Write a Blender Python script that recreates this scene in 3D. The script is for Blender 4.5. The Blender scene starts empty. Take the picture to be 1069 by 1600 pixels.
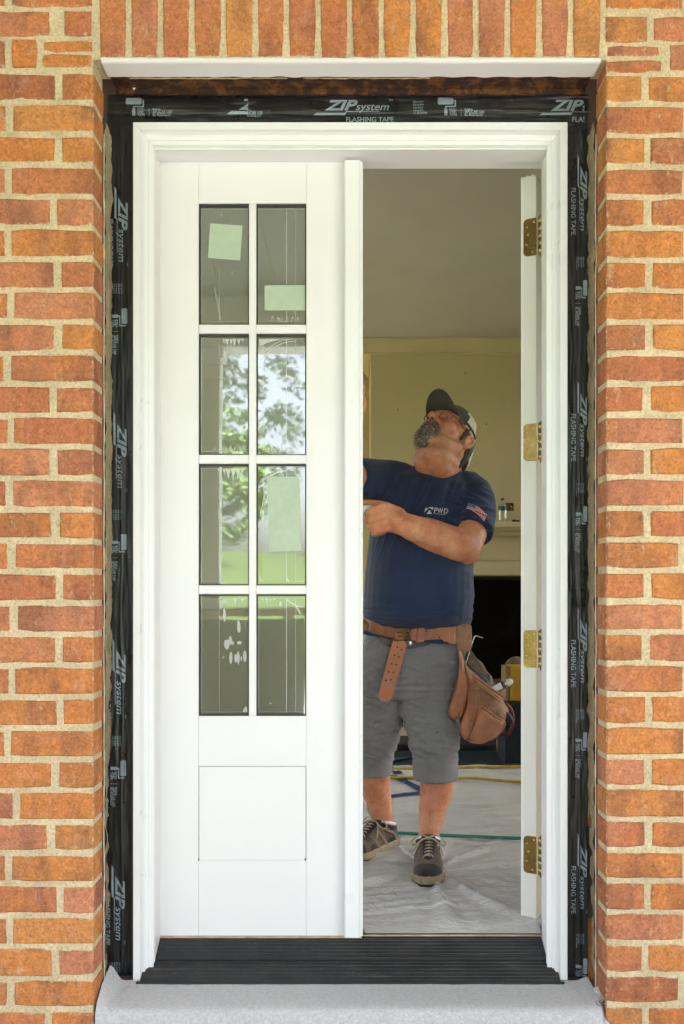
import bpy, bmesh, math, random
import numpy as np
from mathutils import Vector, Matrix, noise
from mathutils.bvhtree import BVHTree
R = random.Random(7)
V = Vector
rad = math.radians
scene = bpy.context.scene
COL = scene.collection

# ------------------------------------------------------------------ camera, sky, sun, exposure
CAMZ, CAMD, FPX, VX, VY = 0.927, 2.5, 1435.0, 548.0, 930.0
cam = bpy.data.objects.new('camera', bpy.data.cameras.new('camera'))
COL.objects.link(cam)
cam.location = (0, -CAMD, CAMZ)
cam.rotation_euler = (rad(90), 0, 0)
cam.data.sensor_fit = 'VERTICAL'
cam.data.sensor_height = 36.0
cam.data.lens = 36.0 * FPX / 1600.0
cam.data.shift_x = -(VX - 534.5) / 1600.0
cam.data.shift_y = (VY - 800.0) / 1600.0
cam.data.clip_start = 0.05
cam.data.clip_end = 500
scene.camera = cam

world = bpy.data.worlds.new('World')
scene.world = world
world.use_nodes = True
wn = world.node_tree
bg = wn.nodes['Background']
sky = wn.nodes.new('ShaderNodeTexSky')
sky.sky_type = 'NISHITA'
sky.sun_disc = False
SUN_EL, SUN_AZ = 55.0, 76.0          # the sun stands high to the right, just behind the line of the house front
sky.sun_elevation = rad(SUN_EL)
sky.sun_rotation = rad(SUN_AZ)
sky.air_density = 0.7
sky.dust_density = 6.0
sky.ozone_density = 0.3
hsv = wn.nodes.new('ShaderNodeHueSaturation')      # a hazy, pale summer sky
hsv.inputs['Saturation'].default_value = 0.5
wn.links.new(sky.outputs[0], hsv.inputs['Color'])
wn.links.new(hsv.outputs[0], bg.inputs[0])
bg.inputs[1].default_value = 0.15
sl = bpy.data.lights.new('sun', 'SUN')
sl.energy = 5.0
sl.angle = rad(0.6)
sl.color = (1.0, 0.98, 0.955)
sun = bpy.data.objects.new('sun', sl)
COL.objects.link(sun)
_d = V((math.sin(rad(SUN_AZ)) * math.cos(rad(SUN_EL)), math.cos(rad(SUN_AZ)) * math.cos(rad(SUN_EL)), math.sin(rad(SUN_EL))))
sun.rotation_euler = _d.to_track_quat('Z', 'Y').to_euler()
sun.location = _d * 30

vs = scene.view_settings
vs.view_transform = 'Standard'
vs.look = 'None'
vs.exposure = 3.56
vs.gamma = 1.0
vs.use_curve_mapping = False
scene.render.engine = 'CYCLES'
scene.cycles.use_denoising = True
scene.cycles.max_bounces = 10
scene.cycles.diffuse_bounces = 6
scene.cycles.transparent_max_bounces = 16
scene.cycles.sample_clamp_indirect = 8.0


# ------------------------------------------------------------------ helpers
def P(px, py, y):
    """A point of the place: where the sight line of photo pixel (px, py) meets the depth y."""
    d = y + CAMD
    return V(((px - VX) * d / FPX, y, CAMZ - (py - VY) * d / FPX))


def PX(px, y):
    return (px - VX) * (y + CAMD) / FPX


def PZ(py, y):
    return CAMZ - (py - VY) * (y + CAMD) / FPX


def sm(a, b, x):
    t = max(0.0, min(1.0, (x - a) / (b - a)))
    return t * t * (3 - 2 * t)


def lerp(a, b, t):
    return a + (b - a) * t


def thing(name, label, cat, loc=(0, 0, 0), group=None):
    o = bpy.data.objects.new(name, None)
    o.empty_display_size = 0.05
    COL.objects.link(o)
    o.location = loc
    o['label'] = label
    o['category'] = cat
    if group:
        o['group'] = group
    return o


def tag(o, label, cat, group=None):
    o['label'] = label
    o['category'] = cat
    if group:
        o['group'] = group
    return o


def wloc(o):
    l = V((0, 0, 0))
    while o:
        l = l + o.location
        o = o.parent
    return l


def put(name, me, parent=None):
    """Link a mesh whose vertices are world coordinates."""
    o = bpy.data.objects.new(name, me)
    COL.objects.link(o)
    if parent:
        o.parent = parent
        o.location = -wloc(parent)
    return o


def mesh(name, vs_, fs, m, parent=None, smooth=False):
    me = bpy.data.meshes.new(name)
    me.from_pydata([tuple(v) for v in vs_], [], fs)
    me.update()
    bm = bmesh.new()
    bm.from_mesh(me)
    bmesh.ops.recalc_face_normals(bm, faces=bm.faces)
    bm.to_mesh(me)
    bm.free()
    if m:
        for mm in (m if isinstance(m, (list, tuple)) else [m]):
            me.materials.append(mm)
    if smooth:
        me.polygons.foreach_set('use_smooth', [True] * len(me.polygons))
    return put(name, me, parent)


class Geo:
    def __init__(self):
        self.v, self.f, self.mi = [], [], []

    def add(self, vs_, fs, mi=0):
        b = len(self.v)
        self.v += [V(v) for v in vs_]
        self.f += [tuple(i + b for i in f) for f in fs]
        self.mi += [mi] * len(fs)
        return self

    def box(self, x0, x1, y0, y1, z0, z1, c=0.0, mi=0):
        if c <= 0:
            v = [(x, y, z) for z in (z0, z1) for y in (y0, y1) for x in (x0, x1)]
            return self.add(v, [(0, 2, 3, 1), (4, 5, 7, 6), (0, 1, 5, 4), (2, 6, 7, 3), (0, 4, 6, 2), (1, 3, 7, 5)], mi)
        bm = bmesh.new()
        bmesh.ops.create_cube(bm, size=1)
        for v in bm.verts:
            v.co = V((lerp(x0, x1, v.co.x + .5), lerp(y0, y1, v.co.y + .5), lerp(z0, z1, v.co.z + .5)))
        bmesh.ops.bevel(bm, geom=list(bm.edges), offset=c, segments=2, affect='EDGES', profile=0.5)
        bm.verts.index_update()
        self.add([v.co.copy() for v in bm.verts], [[v.index for v in f.verts] for f in bm.faces], mi)
        bm.free()
        return self

    def tube(self, pts, r, n=8, mi=0, closed=False, cap=True):
        pts = [V(p) for p in pts]
        rs = r if isinstance(r, (list, tuple)) else [r] * len(pts)
        rings = frames(pts, closed)
        vs_ = []
        for p, (a, b), rr in zip(pts, rings, rs):
            for k in range(n):
                t = 2 * math.pi * k / n
                vs_.append(p + (a * math.cos(t) + b * math.sin(t)) * rr)
        fs = []
        m = len(pts)
        for i in range(m if closed else m - 1):
            for k in range(n):
                fs.append((i * n + k, i * n + (k + 1) % n, ((i + 1) % m) * n + (k + 1) % n, ((i + 1) % m) * n + k))
        if cap and not closed:
            fs += [tuple(range(n))[::-1], tuple(range((m - 1) * n, m * n))]
        return self.add(vs_, fs, mi)

    def loft(self, rings, mi=0, cap=True):
        n = len(rings[0])
        vs_ = [p for r in rings for p in r]
        fs = []
        for i in range(len(rings) - 1):
            for k in range(n):
                fs.append((i * n + k, i * n + (k + 1) % n, (i + 1) * n + (k + 1) % n, (i + 1) * n + k))
        if cap:
            fs += [tuple(range(n))[::-1], tuple(range((len(rings) - 1) * n, len(rings) * n))]
        return self.add(vs_, fs, mi)

    def limb(self, pts, rs, n=16, flat=1.0, fdir=None, round_ends=(True, True), sub=4):
        """A tapered tube through pts with rounded ends; flat squeezes it along fdir."""
        pts = [V(p) for p in pts]
        P2, R2 = [], []
        m = len(pts)
        for i in range(m - 1):
            p0, p1, p2, p3 = pts[max(i - 1, 0)], pts[i], pts[i + 1], pts[min(i + 2, m - 1)]
            for s in range(sub):
                t = s / sub
                P2.append(0.5 * ((2 * p1) + (p2 - p0) * t + (2 * p0 - 5 * p1 + 4 * p2 - p3) * t * t + (3 * p1 - p0 - 3 * p2 + p3) * t ** 3))
                R2.append(lerp(rs[i], rs[i + 1], t * t * (3 - 2 * t)))
        P2.append(pts[-1])
        R2.append(rs[-1])
        if round_ends[0]:
            d = (P2[0] - P2[1]).normalized()
            a, ra = P2[0], R2[0]
            for t in (25, 50, 70, 85):
                P2.insert(0, a + d * ra * math.sin(rad(t)))
                R2.insert(0, ra * math.cos(rad(t)))
        if round_ends[1]:
            d = (P2[-1] - P2[-2]).normalized()
            a, ra = P2[-1], R2[-1]
            for t in (25, 50, 70, 85):
                P2.append(a + d * ra * math.sin(rad(t)))
                R2.append(ra * math.cos(rad(t)))
        fr = frames(P2, False)
        rings = []
        for p, (a, b), rr in zip(P2, fr, R2):
            ring = []
            for k in range(n):
                t = 2 * math.pi * k / n
                o = (a * math.cos(t) + b * math.sin(t)) * rr
                if fdir is not None:
                    o -= fdir * (o.dot(fdir)) * (1 - flat)
                ring.append(p + o)
            rings.append(ring)
        return self.loft(rings)

    def ell(self, c, r, rot=None, nu=20, nv=12):
        c = V(c)
        rings = []
        for j in range(nv + 1):
            th = lerp(-90, 90, j / nv)
            th = max(-87, min(87, th))
            ring = []
            for k in range(nu):
                ph = 2 * math.pi * k / nu
                p = V((r[0] * math.cos(rad(th)) * math.cos(ph), r[1] * math.cos(rad(th)) * math.sin(ph), r[2] * math.sin(rad(th))))
                if rot is not None:
                    p = rot @ p
                ring.append(c + p)
            rings.append(ring)
        return self.loft(rings)

    def obj(self, name, m, parent=None, smooth=False):
        o = mesh(name, self.v, self.f, m, parent, smooth)
        if any(self.mi):
            o.data.polygons.foreach_set('material_index', self.mi)
        return o


def frames(pts, closed):
    n = len(pts)
    out = []
    up = None
    for i in range(n):
        if closed:
            t = pts[(i + 1) % n] - pts[i - 1]
        else:
            t = pts[min(i + 1, n - 1)] - pts[max(i - 1, 0)]
        if t.length < 1e-9:
            t = V((0, 0, 1))
        t.normalize()
        if up is None:
            up = V((0, 0, 1)) if abs(t.z) < 0.9 else V((0, 1, 0))
        a = up - t * up.dot(t)
        if a.length < 1e-6:
            a = t.orthogonal()
        a.normalize()
        b = t.cross(a)
        out.append((a, b))
        up = a
    return out


def box(name, x0, x1, y0, y1, z0, z1, m, parent=None, c=0.0, smooth=False):
    return Geo().box(x0, x1, y0, y1, z0, z1, c).obj(name, m, parent, smooth)


def prism(name, prof, axis, a, b, m, parent=None):
    """Extrude a closed 2-D outline along an axis ('x': outline is (y,z), 'z': (x,y), 'y': (x,z))."""
    n = len(prof)

    def mk(p, t):
        return {'x': (t, p[0], p[1]), 'z': (p[0], p[1], t), 'y': (p[0], t, p[1])}[axis]
    vs_ = [mk(p, a) for p in prof] + [mk(p, b) for p in prof]
    fs = [(k, (k + 1) % n, n + (k + 1) % n, n + k) for k in range(n)] + [tuple(range(n))[::-1], tuple(range(n, 2 * n))]
    return mesh(name, vs_, fs, m, parent)


def kind(o, k):
    o['kind'] = k
    return o


def fbm(v, o=3):
    return noise.fractal(v, 1.0, 2.0, o)


# ------------------------------------------------------------------ materials
def nodes(name):
    m = bpy.data.materials.new(name)
    m.use_nodes = True
    nt = m.node_tree
    return m, nt, nt.nodes['Principled BSDF'], nt.nodes['Material Output']


def N(nt, t, **kw):
    n = nt.nodes.new(t)
    for k, v in kw.items():
        if k.startswith('i_'):
            n.inputs[k[2:].replace('_', ' ')].default_value = v
        else:
            setattr(n, k, v)
    return n


def pos(nt):
    return N(nt, 'ShaderNodeNewGeometry').outputs['Position']


def ntex(nt, scale, detail=4, rough=0.55, vec=None, dist=0.0, out='Fac'):
    n = N(nt, 'ShaderNodeTexNoise')
    n.inputs['Scale'].default_value = scale
    n.inputs['Detail'].default_value = detail
    n.inputs['Roughness'].default_value = rough
    n.inputs['Distortion'].default_value = dist
    nt.links.new(vec if vec is not None else pos(nt), n.inputs['Vector'])
    return n.outputs[out]


def ramp(nt, fac, stops, interp='LINEAR'):
    r = N(nt, 'ShaderNodeValToRGB')
    r.color_ramp.interpolation = interp
    el = r.color_ramp.elements
    while len(el) > 1:
        el.remove(el[-1])
    for i, (p, c) in enumerate(stops):
        e = el[0] if i == 0 else el.new(p)
        e.position = p
        e.color = (c[0], c[1], c[2], 1) if hasattr(c, '__len__') else (c, c, c, 1)
    nt.links.new(fac, r.inputs[0])
    return r.outputs[0]


def mixc(nt, fac, a, b, mode='MIX'):
    n = N(nt, 'ShaderNodeMix', data_type='RGBA', blend_type=mode)
    for s, v in ((n.inputs[0], fac), (n.inputs[6], a), (n.inputs[7], b)):
        if hasattr(v, 'links'):
            nt.links.new(v, s)
        elif hasattr(v, '__len__'):
            s.default_value = (v[0], v[1], v[2], 1)
        else:
            s.default_value = v
    return n.outputs[2]


def mth(nt, op, a, b=0.0, c=None):
    n = N(nt, 'ShaderNodeMath', operation=op)
    for s, v in zip(n.inputs, (a, b, c)):
        if v is None:
            continue
        if hasattr(v, 'links'):
            nt.links.new(v, s)
        else:
            s.default_value = v
    return n.outputs[0]


def bump(nt, bsdf, h, dist=0.002, strength=1.0):
    b = N(nt, 'ShaderNodeBump')
    b.inputs['Strength'].default_value = strength
    b.inputs['Distance'].default_value = dist
    nt.links.new(h, b.inputs['Height'])
    nt.links.new(b.outputs[0], bsdf.inputs['Normal'])


def scl(nt, sx, sy, sz):
    mp = N(nt, 'ShaderNodeMapping')
    mp.inputs['Scale'].default_value = (sx, sy, sz)
    nt.links.new(pos(nt), mp.inputs['Vector'])
    return mp.outputs[0]


def M(name, col, rough=0.5, metal=0.0, var=0.12, vs_=6.0, bmp=0.0, bs=80.0, spec=0.5, vec=None, col2=None, coat=0.0, bd=0.002):
    m, nt, b, o = nodes(name)
    v = scl(nt, *vec) if vec else None
    f = ntex(nt, vs_, 5, 0.6, v)
    c2 = col2 if col2 else tuple(min(1, c * (1 - var * 2)) for c in col)
    c1 = col if col2 else tuple(min(1, c * (1 + var)) for c in col)
    nt.links.new(ramp(nt, f, [(0.3, c2), (0.7, c1)]), b.inputs['Base Color'])
    b.inputs['Roughness'].default_value = rough
    b.inputs['Metallic'].default_value = metal
    b.inputs['Specular IOR Level'].default_value = spec
    b.inputs['Coat Weight'].default_value = coat
    nt.links.new(ramp(nt, ntex(nt, vs_ * 3.3, 4, 0.6, v), [(0.25, max(0, rough - .1)), (0.75, min(1, rough + .1))]), b.inputs['Roughness'])
    if bmp:
        bump(nt, b, ntex(nt, bs, 4, 0.6, v), bd, bmp)
    return m


def brick_material():
    m, nt, b, o = nodes('fired_brick')
    oi = N(nt, 'ShaderNodeObjectInfo')
    rnd = oi.outputs['Random']
    off = N(nt, 'ShaderNodeVectorMath', operation='ADD')
    cmb = N(nt, 'ShaderNodeCombineXYZ')
    r9 = mth(nt, 'MULTIPLY', rnd, 37.0)
    for i in range(3):
        nt.links.new(r9, cmb.inputs[i])
    nt.links.new(pos(nt), off.inputs[0])
    nt.links.new(cmb.outputs[0], off.inputs[1])
    vec = off.outputs[0]
    base = ramp(nt, rnd, [(0.0, (.57, .200, .085)), (0.12, (.62, .225, .070)), (0.26, (.52, .170, .080)), (0.38, (.64, .245, .072)), (0.5, (.58, .215, .120)),
                          (0.62, (.66, .275, .085)), (0.74, (.43, .155, .090)), (0.80, (.61, .240, .130)), (0.92, (.62, .215, .065)), (1.0, (.54, .185, .09))], 'CONSTANT')
    # kiln flashing in broad bands along the brick
    mp = N(nt, 'ShaderNodeMapping')
    mp.inputs['Scale'].default_value = (1, 1, .35)
    nt.links.new(vec, mp.inputs['Vector'])
    band = ntex(nt, 13, 3, .5, mp.outputs[0], .4)
    c = mixc(nt, ramp(nt, band, [(0.47, 0.0), (0.66, 0.62)]), base, (.21, .080, .058))
    c = mixc(nt, ramp(nt, ntex(nt, 9, 3, .55, vec), [(0.50, 0.0), (0.72, 0.6)]), c, (.68, .24, .065))
    c = mixc(nt, ramp(nt, ntex(nt, 17, 4, .65, vec), [(0.56, 0.0), (0.74, 0.6)]), c, (.60, .28, .17))
    # grain, pits, pale smears
    c = mixc(nt, ramp(nt, ntex(nt, 210, 5, .7, vec), [(0.35, 0.0), (0.75, .34)]), c, (.66, .32, .15), 'MIX')
    c = mixc(nt, ramp(nt, ntex(nt, 120, 4, .75, vec), [(0.28, .7), (0.42, 0.0)]), c, (.10, .045, .03))
    sme = ntex(nt, 42, 5, .72, mp.outputs[0])
    c = mixc(nt, ramp(nt, sme, [(0.60, 0.0), (0.70, .75)]), c, (.60, .42, .25))
    wh = ntex(nt, 75, 4, .8, vec)
    c = mixc(nt, ramp(nt, wh, [(0.69, 0.0), (0.73, .8)]), c, (.74, .62, .46))
    gr = ntex(nt, 150, 3, .75, vec)
    c = mixc(nt, 1.0, c, ramp(nt, gr, [(0.28, .72), (0.5, 1.0), (0.72, 1.2)]), 'MULTIPLY')
    gr2 = ntex(nt, 62, 4, .7, vec)
    c = mixc(nt, 1.0, c, ramp(nt, gr2, [(0.30, .78), (0.5, 1.0), (0.70, 1.18)]), 'MULTIPLY')
    # mortar smeared over the arris
    at = N(nt, 'ShaderNodeAttribute', attribute_name='edge')
    e = mth(nt, 'ADD', at.outputs['Fac'], mth(nt, 'MULTIPLY', mth(nt, 'SUBTRACT', ntex(nt, 95, 5, .8, vec), .47), 3.0))
    em = ramp(nt, e, [(0.0, 1.0), (0.09, 0.0)])
    c = mixc(nt, mth(nt, 'MULTIPLY', em, .9), c, (.62, .51, .33))
    nt.links.new(c, b.inputs['Base Color'])
    b.inputs['Roughness'].default_value = .9
    b.inputs['Specular IOR Level'].default_value = .2
    h = mth(nt, 'ADD', mth(nt, 'MULTIPLY', ntex(nt, 160, 5, .7, vec), 1.0), mth(nt, 'MULTIPLY', ntex(nt, 35, 4, .6, vec), 2.0))
    vo = N(nt, 'ShaderNodeTexVoronoi')
    vo.inputs['Scale'].default_value = 95
    nt.links.new(vec, vo.inputs['Vector'])
    pit = ramp(nt, vo.outputs['Distance'], [(0.0, 0.0), (0.22, 1.0)])
    bump(nt, b, mth(nt, 'ADD', h, mth(nt, 'MULTIPLY', pit, .7)), .0042, 1.0)
    return m


def mortar_material(name, col, dark=(.30, .24, .14)):
    m, nt, b, o = nodes(name)
    c = ramp(nt, ntex(nt, 14, 5, .65), [(0.3, tuple(x * .80 for x in col)), (0.7, tuple(min(1, x * 1.12) for x in col))])
    c = mixc(nt, ramp(nt, ntex(nt, 260, 4, .75), [(0.28, .75), (0.45, 0.0)]), c, dark)
    c = mixc(nt, ramp(nt, ntex(nt, 30, 4, .7), [(0.6, 0.0), (0.72, .6)]), c, (.68, .58, .38))
    c = mixc(nt, 1.0, c, ramp(nt, ntex(nt, 140, 3, .75), [(0.28, .66), (0.5, 1.0), (0.72, 1.18)]), 'MULTIPLY')
    nt.links.new(c, b.inputs['Base Color'])
    b.inputs['Roughness'].default_value = .95
    b.inputs['Specular IOR Level'].default_value = .1
    bump(nt, b, mth(nt, 'ADD', ntex(nt, 180, 5, .75), mth(nt, 'MULTIPLY', ntex(nt, 35, 4, .6), 1.5)), .004, 1.0)
    return m


def glass_material(name='pane_glass', tint=(.42, .53, .46), refl=.14):
    m, nt, b, o = nodes(name)
    tr = N(nt, 'ShaderNodeBsdfTransparent')
    tr.inputs[0].default_value = (*tint, 1)
    gl = N(nt, 'ShaderNodeBsdfGlossy')
    gl.inputs['Roughness'].default_value = .024
    gl.inputs['Color'].default_value = (.93, .97, .94, 1)
    fr = N(nt, 'ShaderNodeFresnel')
    fr.inputs['IOR'].default_value = 1.9
    wv = N(nt, 'ShaderNodeBump')
    wv.inputs['Strength'].default_value = .12
    wv.inputs['Distance'].default_value = .002
    nt.links.new(ntex(nt, 5, 2), wv.inputs['Height'])
    nt.links.new(wv.outputs[0], gl.inputs['Normal'])
    mx = N(nt, 'ShaderNodeMixShader')
    nt.links.new(mth(nt, 'ADD', fr.outputs[0], refl), mx.inputs[0])
    nt.links.new(tr.outputs[0], mx.inputs[1])
    nt.links.new(gl.outputs[0], mx.inputs[2])
    nt.links.new(mx.outputs[0], o.inputs[0])
    return m


def film_material(name, amount, col=(.8, .84, .8), gloss=.05):
    m, nt, b, o = nodes(name)
    tr = N(nt, 'ShaderNodeBsdfTransparent')
    df = N(nt, 'ShaderNodeBsdfDiffuse')
    df.inputs[0].default_value = (*col, 1)
    gl = N(nt, 'ShaderNodeBsdfGlossy')
    gl.inputs['Roughness'].default_value = .15
    mx = N(nt, 'ShaderNodeMixShader')
    dust = ramp(nt, ntex(nt, 420, 3, .8), [(0.62, amount), (0.74, min(1, amount + .18))])
    nt.links.new(dust, mx.inputs[0])
    nt.links.new(tr.outputs[0], mx.inputs[1])
    nt.links.new(df.outputs[0], mx.inputs[2])
    m2 = N(nt, 'ShaderNodeMixShader')
    m2.inputs[0].default_value = gloss
    nt.links.new(mx.outputs[0], m2.inputs[1])
    nt.links.new(gl.outputs[0], m2.inputs[2])
    nt.links.new(m2.outputs[0], o.inputs[0])
    return m


def tape_material():
    m, nt, b, o = nodes('black_flashing_tape')
    b.inputs['Base Color'].default_value = (.012, .012, .013, 1)
    nt.links.new(ramp(nt, ntex(nt, 9, 4), [(0.3, (.009, .009, .010)), (0.75, (.022, .021, .021))]), b.inputs['Base Color'])
    b.inputs['Roughness'].default_value = .30
    b.inputs['Specular IOR Level'].default_value = .4
    nt.links.new(ramp(nt, ntex(nt, 14, 4), [(0.3, .22), (0.7, .5)]), b.inputs['Roughness'])
    v = scl(nt, 1, 1, .22)
    h = mth(nt, 'ADD', ntex(nt, 45, 3, .5, v, .6), mth(nt, 'MULTIPLY', ntex(nt, 260, 3, .6), .12))
    bump(nt, b, h, .004, .8)
    return m


def rust_material():
    m, nt, b, o = nodes('rusted_steel')
    c = ramp(nt, ntex(nt, 22, 6, .7), [(0.30, (.014, .010, .008)), (0.50, (.045, .020, .010)), (0.60, (.15, .058, .016)), (0.72, (.026, .014, .009))])
    nt.links.new(c, b.inputs['Base Color'])
    b.inputs['Roughness'].default_value = .85
    b.inputs['Specular IOR Level'].default_value = .25
    bump(nt, b, ntex(nt, 110, 5, .7), .003, 1)
    return m


def skin_material():
    m, nt, b, o = nodes('skin')
    c = ramp(nt, ntex(nt, 22, 5, .65), [(0.30, (.47, .155, .072)), (0.5, (.66, .285, .148)), (0.70, (.77, .41, .245))])
    c = mixc(nt, ramp(nt, ntex(nt, 170, 4, .75), [(0.32, .6), (0.48, 0.0)]), c, (.34, .13, .075))
    at = N(nt, 'ShaderNodeAttribute', attribute_name='red')
    c = mixc(nt, mth(nt, 'MULTIPLY', at.outputs['Fac'], .55), c, (.50, .115, .060))
    st = N(nt, 'ShaderNodeAttribute', attribute_name='stubble')
    c = mixc(nt, mth(nt, 'MULTIPLY', st.outputs['Fac'], ramp(nt, ntex(nt, 700, 2, .6), [(0.42, .75), (0.56, .15)])), c, (.17, .115, .085))
    nt.links.new(c, b.inputs['Base Color'])
    b.inputs['Roughness'].default_value = .48
    b.inputs['Specular IOR Level'].default_value = .4
    b.inputs['Subsurface Weight'].default_value = .08
    b.inputs['Subsurface Radius'].default_value = (.01, .004, .002)
    b.inputs['Subsurface Scale'].default_value = .5
    bump(nt, b, mth(nt, 'ADD', ntex(nt, 330, 4, .6), mth(nt, 'MULTIPLY', ntex(nt, 60, 4, .6), 1.4)), .0012, .9)
    return m


def cloth_material(name, col, col2, weave=900, rough=.85, sheen=.15, worn=None, vs_=9):
    m, nt, b, o = nodes(name)
    c = ramp(nt, ntex(nt, vs_, 5, .6), [(0.3, col2), (0.7, col)])
    c = mixc(nt, ramp(nt, ntex(nt, weave, 2, .6), [(0.35, .35), (0.6, 0.0)]), c, tuple(x * .5 for x in col))
    if worn:
        c = mixc(nt, ramp(nt, ntex(nt, 7, 5, .7), [(0.52, 0.0), (0.70, .55)]), c, worn)
        c = mixc(nt, ramp(nt, ntex(nt, 120, 3, .7), [(0.70, 0.0), (0.76, .6)]), c, tuple(min(1, x * 1.5) for x in worn))
    nt.links.new(c, b.inputs['Base Color'])
    b.inputs['Roughness'].default_value = rough
    b.inputs['Specular IOR Level'].default_value = .25
    b.inputs['Sheen Weight'].default_value = sheen
    bump(nt, b, mth(nt, 'ADD', mth(nt, 'MULTIPLY', ntex(nt, weave, 2), .35), mth(nt, 'MULTIPLY', ntex(nt, 55, 4, .6), .55)), .0018, .7)
    return m


def leather_material(name, col, col2, scratch=.5):
    m, nt, b, o = nodes(name)
    c = ramp(nt, ntex(nt, 14, 6, .65), [(0.28, col2), (0.7, col)])
    c = mixc(nt, ramp(nt, ntex(nt, 60, 5, .75), [(0.60, 0.0), (0.72, scratch)]), c, (.62, .40, .27))
    c = mixc(nt, ramp(nt, ntex(nt, 38, 4, .7), [(0.28, .6), (0.42, 0.0)]), c, tuple(x * .35 for x in col2))
    nt.links.new(c, b.inputs['Base Color'])
    b.inputs['Roughness'].default_value = .55
    bump(nt, b, mth(nt, 'ADD', ntex(nt, 190, 4, .7), ntex(nt, 26, 4)), .0025, .9)
    return m


def concrete_like(name, c1, c2, scale, bs, bd=.004, rough=.9, spec=.2):
    m, nt, b, o = nodes(name)
    c = ramp(nt, ntex(nt, scale, 6, .65), [(0.3, c1), (0.7, c2)])
    nt.links.new(c, b.inputs['Base Color'])
    b.inputs['Roughness'].default_value = rough
    b.inputs['Specular IOR Level'].default_value = spec
    bump(nt, b, ntex(nt, bs, 5, .7), bd, .9)
    return m


def fabric_sheet_material():
    m, nt, b, o = nodes('grey_fibre_membrane')
    v = scl(nt, 1, 2.2, 1)
    c = ramp(nt, ntex(nt, 130, 5, .75, v, .8), [(0.32, (.39, .387, .392)), (0.55, (.54, .537, .540)), (0.75, (.68, .677, .677))])
    c = mixc(nt, ramp(nt, ntex(nt, 12, 5, .7), [(0.58, 0.0), (0.75, .35)]), c, (.42, .41, .40))
    nt.links.new(c, b.inputs['Base Color'])
    b.inputs['Roughness'].default_value = .9
    b.inputs['Specular IOR Level'].default_value = .15
    bump(nt, b, mth(nt, 'ADD', ntex(nt, 150, 4, .7, v, .8), ntex(nt, 22, 3)), .002, .8)
    return m


def white_paint(name, col=(.80, .80, .775), rough=.38, dirt=.25, grain=None):
    m, nt, b, o = nodes(name)
    c = ramp(nt, ntex(nt, 3.5, 5, .6), [(0.3, tuple(x * .97 for x in col)), (0.7, col)])
    c = mixc(nt, ramp(nt, ntex(nt, 65, 5, .8), [(0.70, 0.0), (0.78, dirt)]), c, (.50, .48, .42))
    nt.links.new(c, b.inputs['Base Color'])
    nt.links.new(ramp(nt, ntex(nt, 12, 4), [(0.3, rough - .08), (0.7, rough + .12)]), b.inputs['Roughness'])
    b.inputs['Specular IOR Level'].default_value = .4
    v = scl(nt, *(grain or (1, 1, .15)))
    bump(nt, b, ntex(nt, 150, 4, .6, v), .0008, .5)
    return m


MAT = {}
MAT['brick'] = brick_material()
MAT['mortar'] = mortar_material('sandy_mortar', (.74, .605, .39))
MAT['fin'] = mortar_material('rough_old_mortar', (.44, .35, .21), (.16, .11, .06))
MAT['glass'] = glass_material()
MAT['clear_glass'] = glass_material('clear_window_glass', (.95, .96, .95), .0)
MAT['film'] = film_material('protective_film', .055)
MAT['residue'] = film_material('film_residue', .42, (.85, .88, .84), .1)
MAT['tape'] = tape_material()
MAT['print'] = M('tape_print', (.24, .295, .335), .5, var=.12, vs_=60)
MAT['rust'] = rust_material()
MAT['white'] = white_paint('white_door_paint', (.785, .775, .775))
MAT['white_trim'] = white_paint('white_pvc_trim', (.79, .795, .80), .33, .12)
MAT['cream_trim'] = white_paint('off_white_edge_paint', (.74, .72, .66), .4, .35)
MAT['lintel'] = white_paint('thick_white_lintel_paint', (.76, .74, .72), .5, .55, (1, 1, 1))
MAT['raw_wood'] = M('raw_wood', (.55, .42, .27), .8, var=.2, vs_=25, bmp=.6, bs=120, vec=(1, 1, 6))
MAT['orange_wood'] = M('orange_wood', (.33, .14, .04), .8, var=.25, vs_=20, bmp=.5)
m, nt, b, o = nodes('dusty_dark_sill')
c = ramp(nt, ntex(nt, 9, 5, .65), [(0.35, (.016, .016, .018)), (0.75, (.040, .039, .038))])
c = mixc(nt, ramp(nt, ntex(nt, 230, 4, .8), [(0.62, 0.0), (0.72, .8)]), c, (.30, .29, .27))
c = mixc(nt, ramp(nt, ntex(nt, 22, 6, .8, scl(nt, .25, 1, 1)), [(0.56, 0.0), (0.72, .35)]), c, (.17, .165, .155))
nt.links.new(c, b.inputs['Base Color'])
b.inputs['Roughness'].default_value = .55
b.inputs['Specular IOR Level'].default_value = .35
MAT['sill'] = m
MAT['brass'] = M('aged_brass', (.26, .175, .058), .30, 1.0, var=.1, vs_=14, col2=(.17, .112, .036))
MAT['brass_bright'] = M('bright_brass', (.50, .36, .13), .24, 1.0, var=.08, vs_=20)
MAT['steel'] = M('bright_steel', (.62, .62, .62), .25, 1.0, var=.1, vs_=60)
MAT['black'] = M('black_rubber', (.015, .015, .016), .6, var=.2)
MAT['membrane'] = fabric_sheet_material()
MAT['caulk'] = M('white_caulk', (.78, .75, .68), .6, var=.1, vs_=40, bmp=.4)
MAT['gasket'] = M('dark_glazing_seal', (.03, .032, .028), .5, var=.2)
MAT['sticker'] = M('pale_green_paper', (.42, .51, .385), .6, var=.04, vs_=40)
MAT['skin'] = skin_material()

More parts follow.
